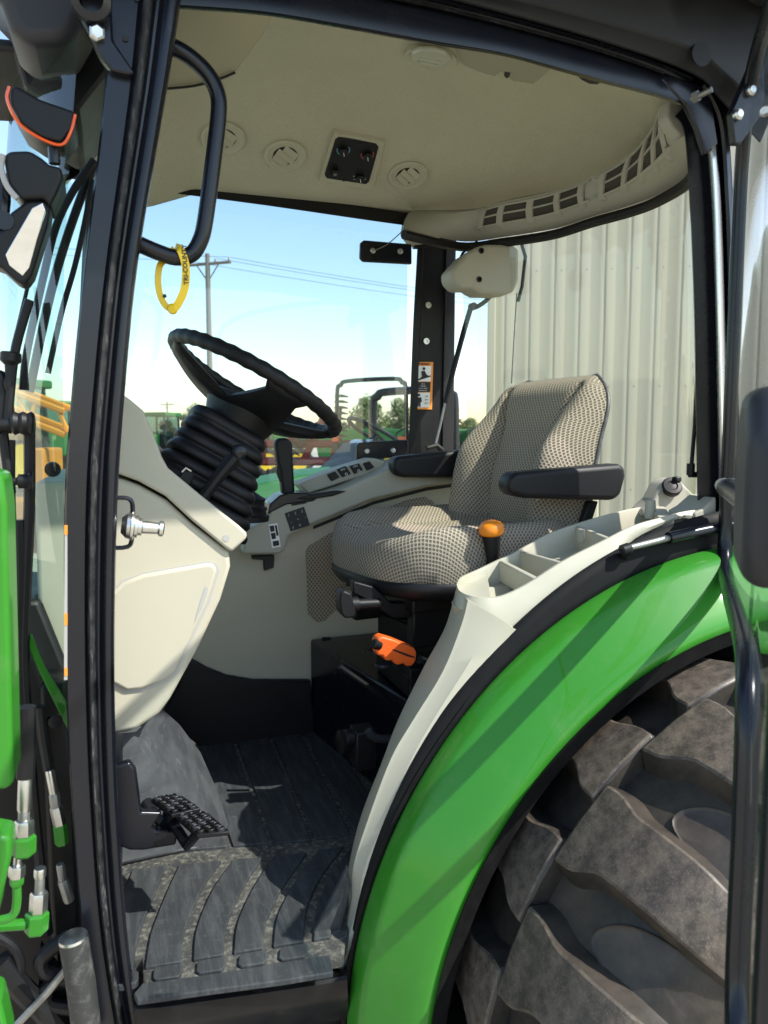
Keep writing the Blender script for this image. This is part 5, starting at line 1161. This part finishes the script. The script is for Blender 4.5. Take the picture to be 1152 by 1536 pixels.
for P, m, r_, Y_ in (([(25, 1328), (25, 1352), (20, 1372), (0, 1380), (-40, 1382)], GREEN, .006, 1.12), ([(40, 1386), (10, 1388), (-40, 1392)], GREEN, .008, 1.16), ([(40, 1060), (40, 1110), (38, 1166)], PLASR, .012, 1.12), ([(60, 1060), (66, 1110), (74, 1156)], PLASR, .009, 1.27)):
    MB().tube(pxs([tuple(p)[:2] for p in spl([(a, b, 0) for a, b in P], 4)], Y=Y_), r_, 10).build('hydraulic_pipe' if m is GREEN else 'hydraulic_hose', m, TR)
for P, r_ in (([(104, 1404), (76, 1424), (62, 1440), (66, 1456), (84, 1464), (108, 1470)], .012), ([(110, 1450), (84, 1470), (68, 1488), (74, 1506), (110, 1512)], .012), ([(0, 1440), (30, 1480), (70, 1520), (120, 1580)], .018), ([(-10, 1400), (20, 1420), (30, 1448), (24, 1470)], .009)):
    MB().tube(pxs([tuple(p)[:2] for p in spl([(a, b, 0) for a, b in P], 5)], Y=1.27), r_, 10).build('rubber_hose', PLASR, TR)
MB().tube(pxs([(4, 1560), (70, 1490), (110, 1440)], Y=1.25), .006, 8).build('stay_rod', STEELD, TR)
MB().tube(pxs([(110, 1408), (122, 1480), (134, 1580)], Y=1.165), .021, 18).build('step_post', add_dust(mat('dusty_black_tube', (.03, .03, .03), .6), (.2, .19, .17), 50, .5, .7, .5), TR)
MB().lathe([(0, .021), (.004, .02), (.006, .012)], at(110, 1408, Y=1.165), at(110, 1408, Y=1.165) - at(122, 1480, Y=1.165), 18).build('post_cap', STEEL, TR)
plate('engine_side', [(-200, 900), (60, 900), (150, 1120), (200, 1700), (-200, 1700)], BLACKM, TR, Y=1.42, t=.3, bevel=.01)
# warning strip reflected on the inner pillar face: printed label down the side glass
lb = plate('side_label', [(97, 790), (101, 790), (101, 1020), (96, 1020)], GREYINK, fp, Y=1.1985, t=.004, bevel=0)
for y0, y1 in ((788, 802), (920, 938), (1002, 1014)): plate('label_band', [(96.5, y0), (101.2, y0), (101.2, y1), (96.5, y1)], WARN, lb, Y=1.1978, t=.003, bevel=0)
# ---------------------------------------------------------------- near door, standing open
DH = at(1098, 560, Y=1.175); DH.z = 0
DU = Vector((-.640, -.768, 0)).normalized(); DN = Vector((DU.y, -DU.x, 0))      # DN points into the cab side
def D(s, z, o=0): return DH + DU * s + DN * o + Vector((0, 0, z))
DL = [(.0, 1.44), (.0, 1.7), (.0, 2.0), (.012, 2.11), (.05, 2.19), (.13, 2.235), (.30, 2.25), (.55, 2.25), (.80, 2.22), (.92, 2.15), (.95, 2.0), (.97, 1.6), (.97, 1.2), (.97, .98), (.95, .89), (.93, .935), (.88, .93), (.80, .93), (.73, .94), (.69, .985), (.68, 1.06), (.68, 1.14), (.67, 1.23), (.645, 1.30), (.57, 1.335), (.38, 1.34), (.2, 1.34), (.08, 1.345), (.02, 1.37)]
DLs = [tuple(p)[:2] for p in spl([(a, b, 0) for a, b in DL], 4, True)]
def bow(s, z): return -.030 * math.sin(math.pi * min(1, max(0, s / .97))) * min(1, max(0, (z - 1.30) / .5))
dr = MB().tube([D(s, z, bow(s, z)) for s, z in DLs], [(.0125 if z > 1.40 else .0135) for s, z in DLs], 12, closed=True).build('left_door', BLACK, TR, smooth=60)
gm = MB(); n = len(DLs); cs, cz = .45, 1.65
gm.rings([[D(lerp(cs, s, k), lerp(cz, z, k), bow(lerp(cs, s, k), lerp(cz, z, k))) for s, z in DLs] for k in (1, .8, .6, .4, .2, .02)], True, False)
gm.build('door_glass', GLASS, dr, smooth=70)
hg = plate('door_hinge', [(1097, 168), (1128, 96), (1136, 90), (1146, 92), (1148, 150), (1142, 174), (1112, 216), (1102, 216)], BLACK, dr, Y=1.12, t=.014, bevel=.003)
for x, y in ((1124, 137), (1105, 173)): MB().lathe([(0, .0095), (-.006, .0095), (-.010, .006), (-.010, .001)], at(x, y, Y=1.119), (0, 1, 0), 12).build('hinge_bolt', STEEL, dr)
MB().tube([D(-.02, 1.51, .0), D(.03, 1.51, .01)], .013, 12).build('hinge_barrel', STEELD, dr)
# inner handle housing and rail
hz = [(.70, 1.59), (.715, 1.63), (.75, 1.648), (.84, 1.645), (.87, 1.60), (.87, 1.50), (.84, 1.463), (.73, 1.463), (.70, 1.50)]
MB().prism([D(s, z, .027) for s, z in hz], DN * -.065).build('door_handle_housing', GREYP, dr, .02, seg=5)
MB().tube([D(s, 1.505, bow(s, 1.505) + .004) for s in (.0, .08, .16, .24, .32, .40, .46, .52)], .017, 12).build('door_rail', BLACK, dr, smooth=60)
# ---------------------------------------------------------------- the yellow band on the grab handle
yb = thing('plastic_band', 'yellow plastic tie band hanging from the black grab handle', 'band', at(262, 380, Y=1.25))
def band(P, Y, wpx, name, par):
    Q = spl([(a, b, c) for a, b, c in P], 5); rs = []
    for i, p in enumerate(Q):
        c = at(p.x, p.y, Y=Y + p.z); t = (Q[min(i + 1, len(Q) - 1)] - Q[max(i - 1, 0)]); tx = Vector((t.x, t.y)).normalized()
        n = at(p.x - tx.y * 10, p.y + tx.x * 10, Y=Y + p.z) - c; n = n.normalized() * (wpx / 2 / F * 1.25)
        k = Vector((0, .0011, 0)); rs.append([c - n - k, c + n - k, c + n + k, c - n + k])
    return MB().rings(rs).build(name, YELT, par, .0006)
bb1 = band([(263, 371, 0), (270, 374, -.016), (277, 392, -.018), (279, 412, -.016), (276, 436, -.012), (267, 456, -.008), (258, 466, -.004)], 1.26, 11, 'strap', yb)
bb2 = band([(262, 372, .016), (250, 388, .018), (240, 398, .014), (237, 420, .010), (240, 442, .006), (249, 459, .0), (262, 466, -.003)], 1.26, 9, 'strap', yb)
MB().lathe([(-.006, .006), (.004, .0085), (.008, .006)], at(260, 463, Y=1.256), (-.4, -1, -.3), 14).build('strap_lock', YELT, yb)
MB().lathe([(0, .003), (-.001, .003)], at(247, 444, Y=1.262), (0, 1, 0), 10).build('strap_hole', INK, yb)
tm = frame_on(at(278, 397, Y=1.2402), (0, -1, 0)) @ Matrix.Rotation(R(92), 4, 'Z')
text('TRI-COUNTY', .0100, tm, INK, yb, bold=.0002)
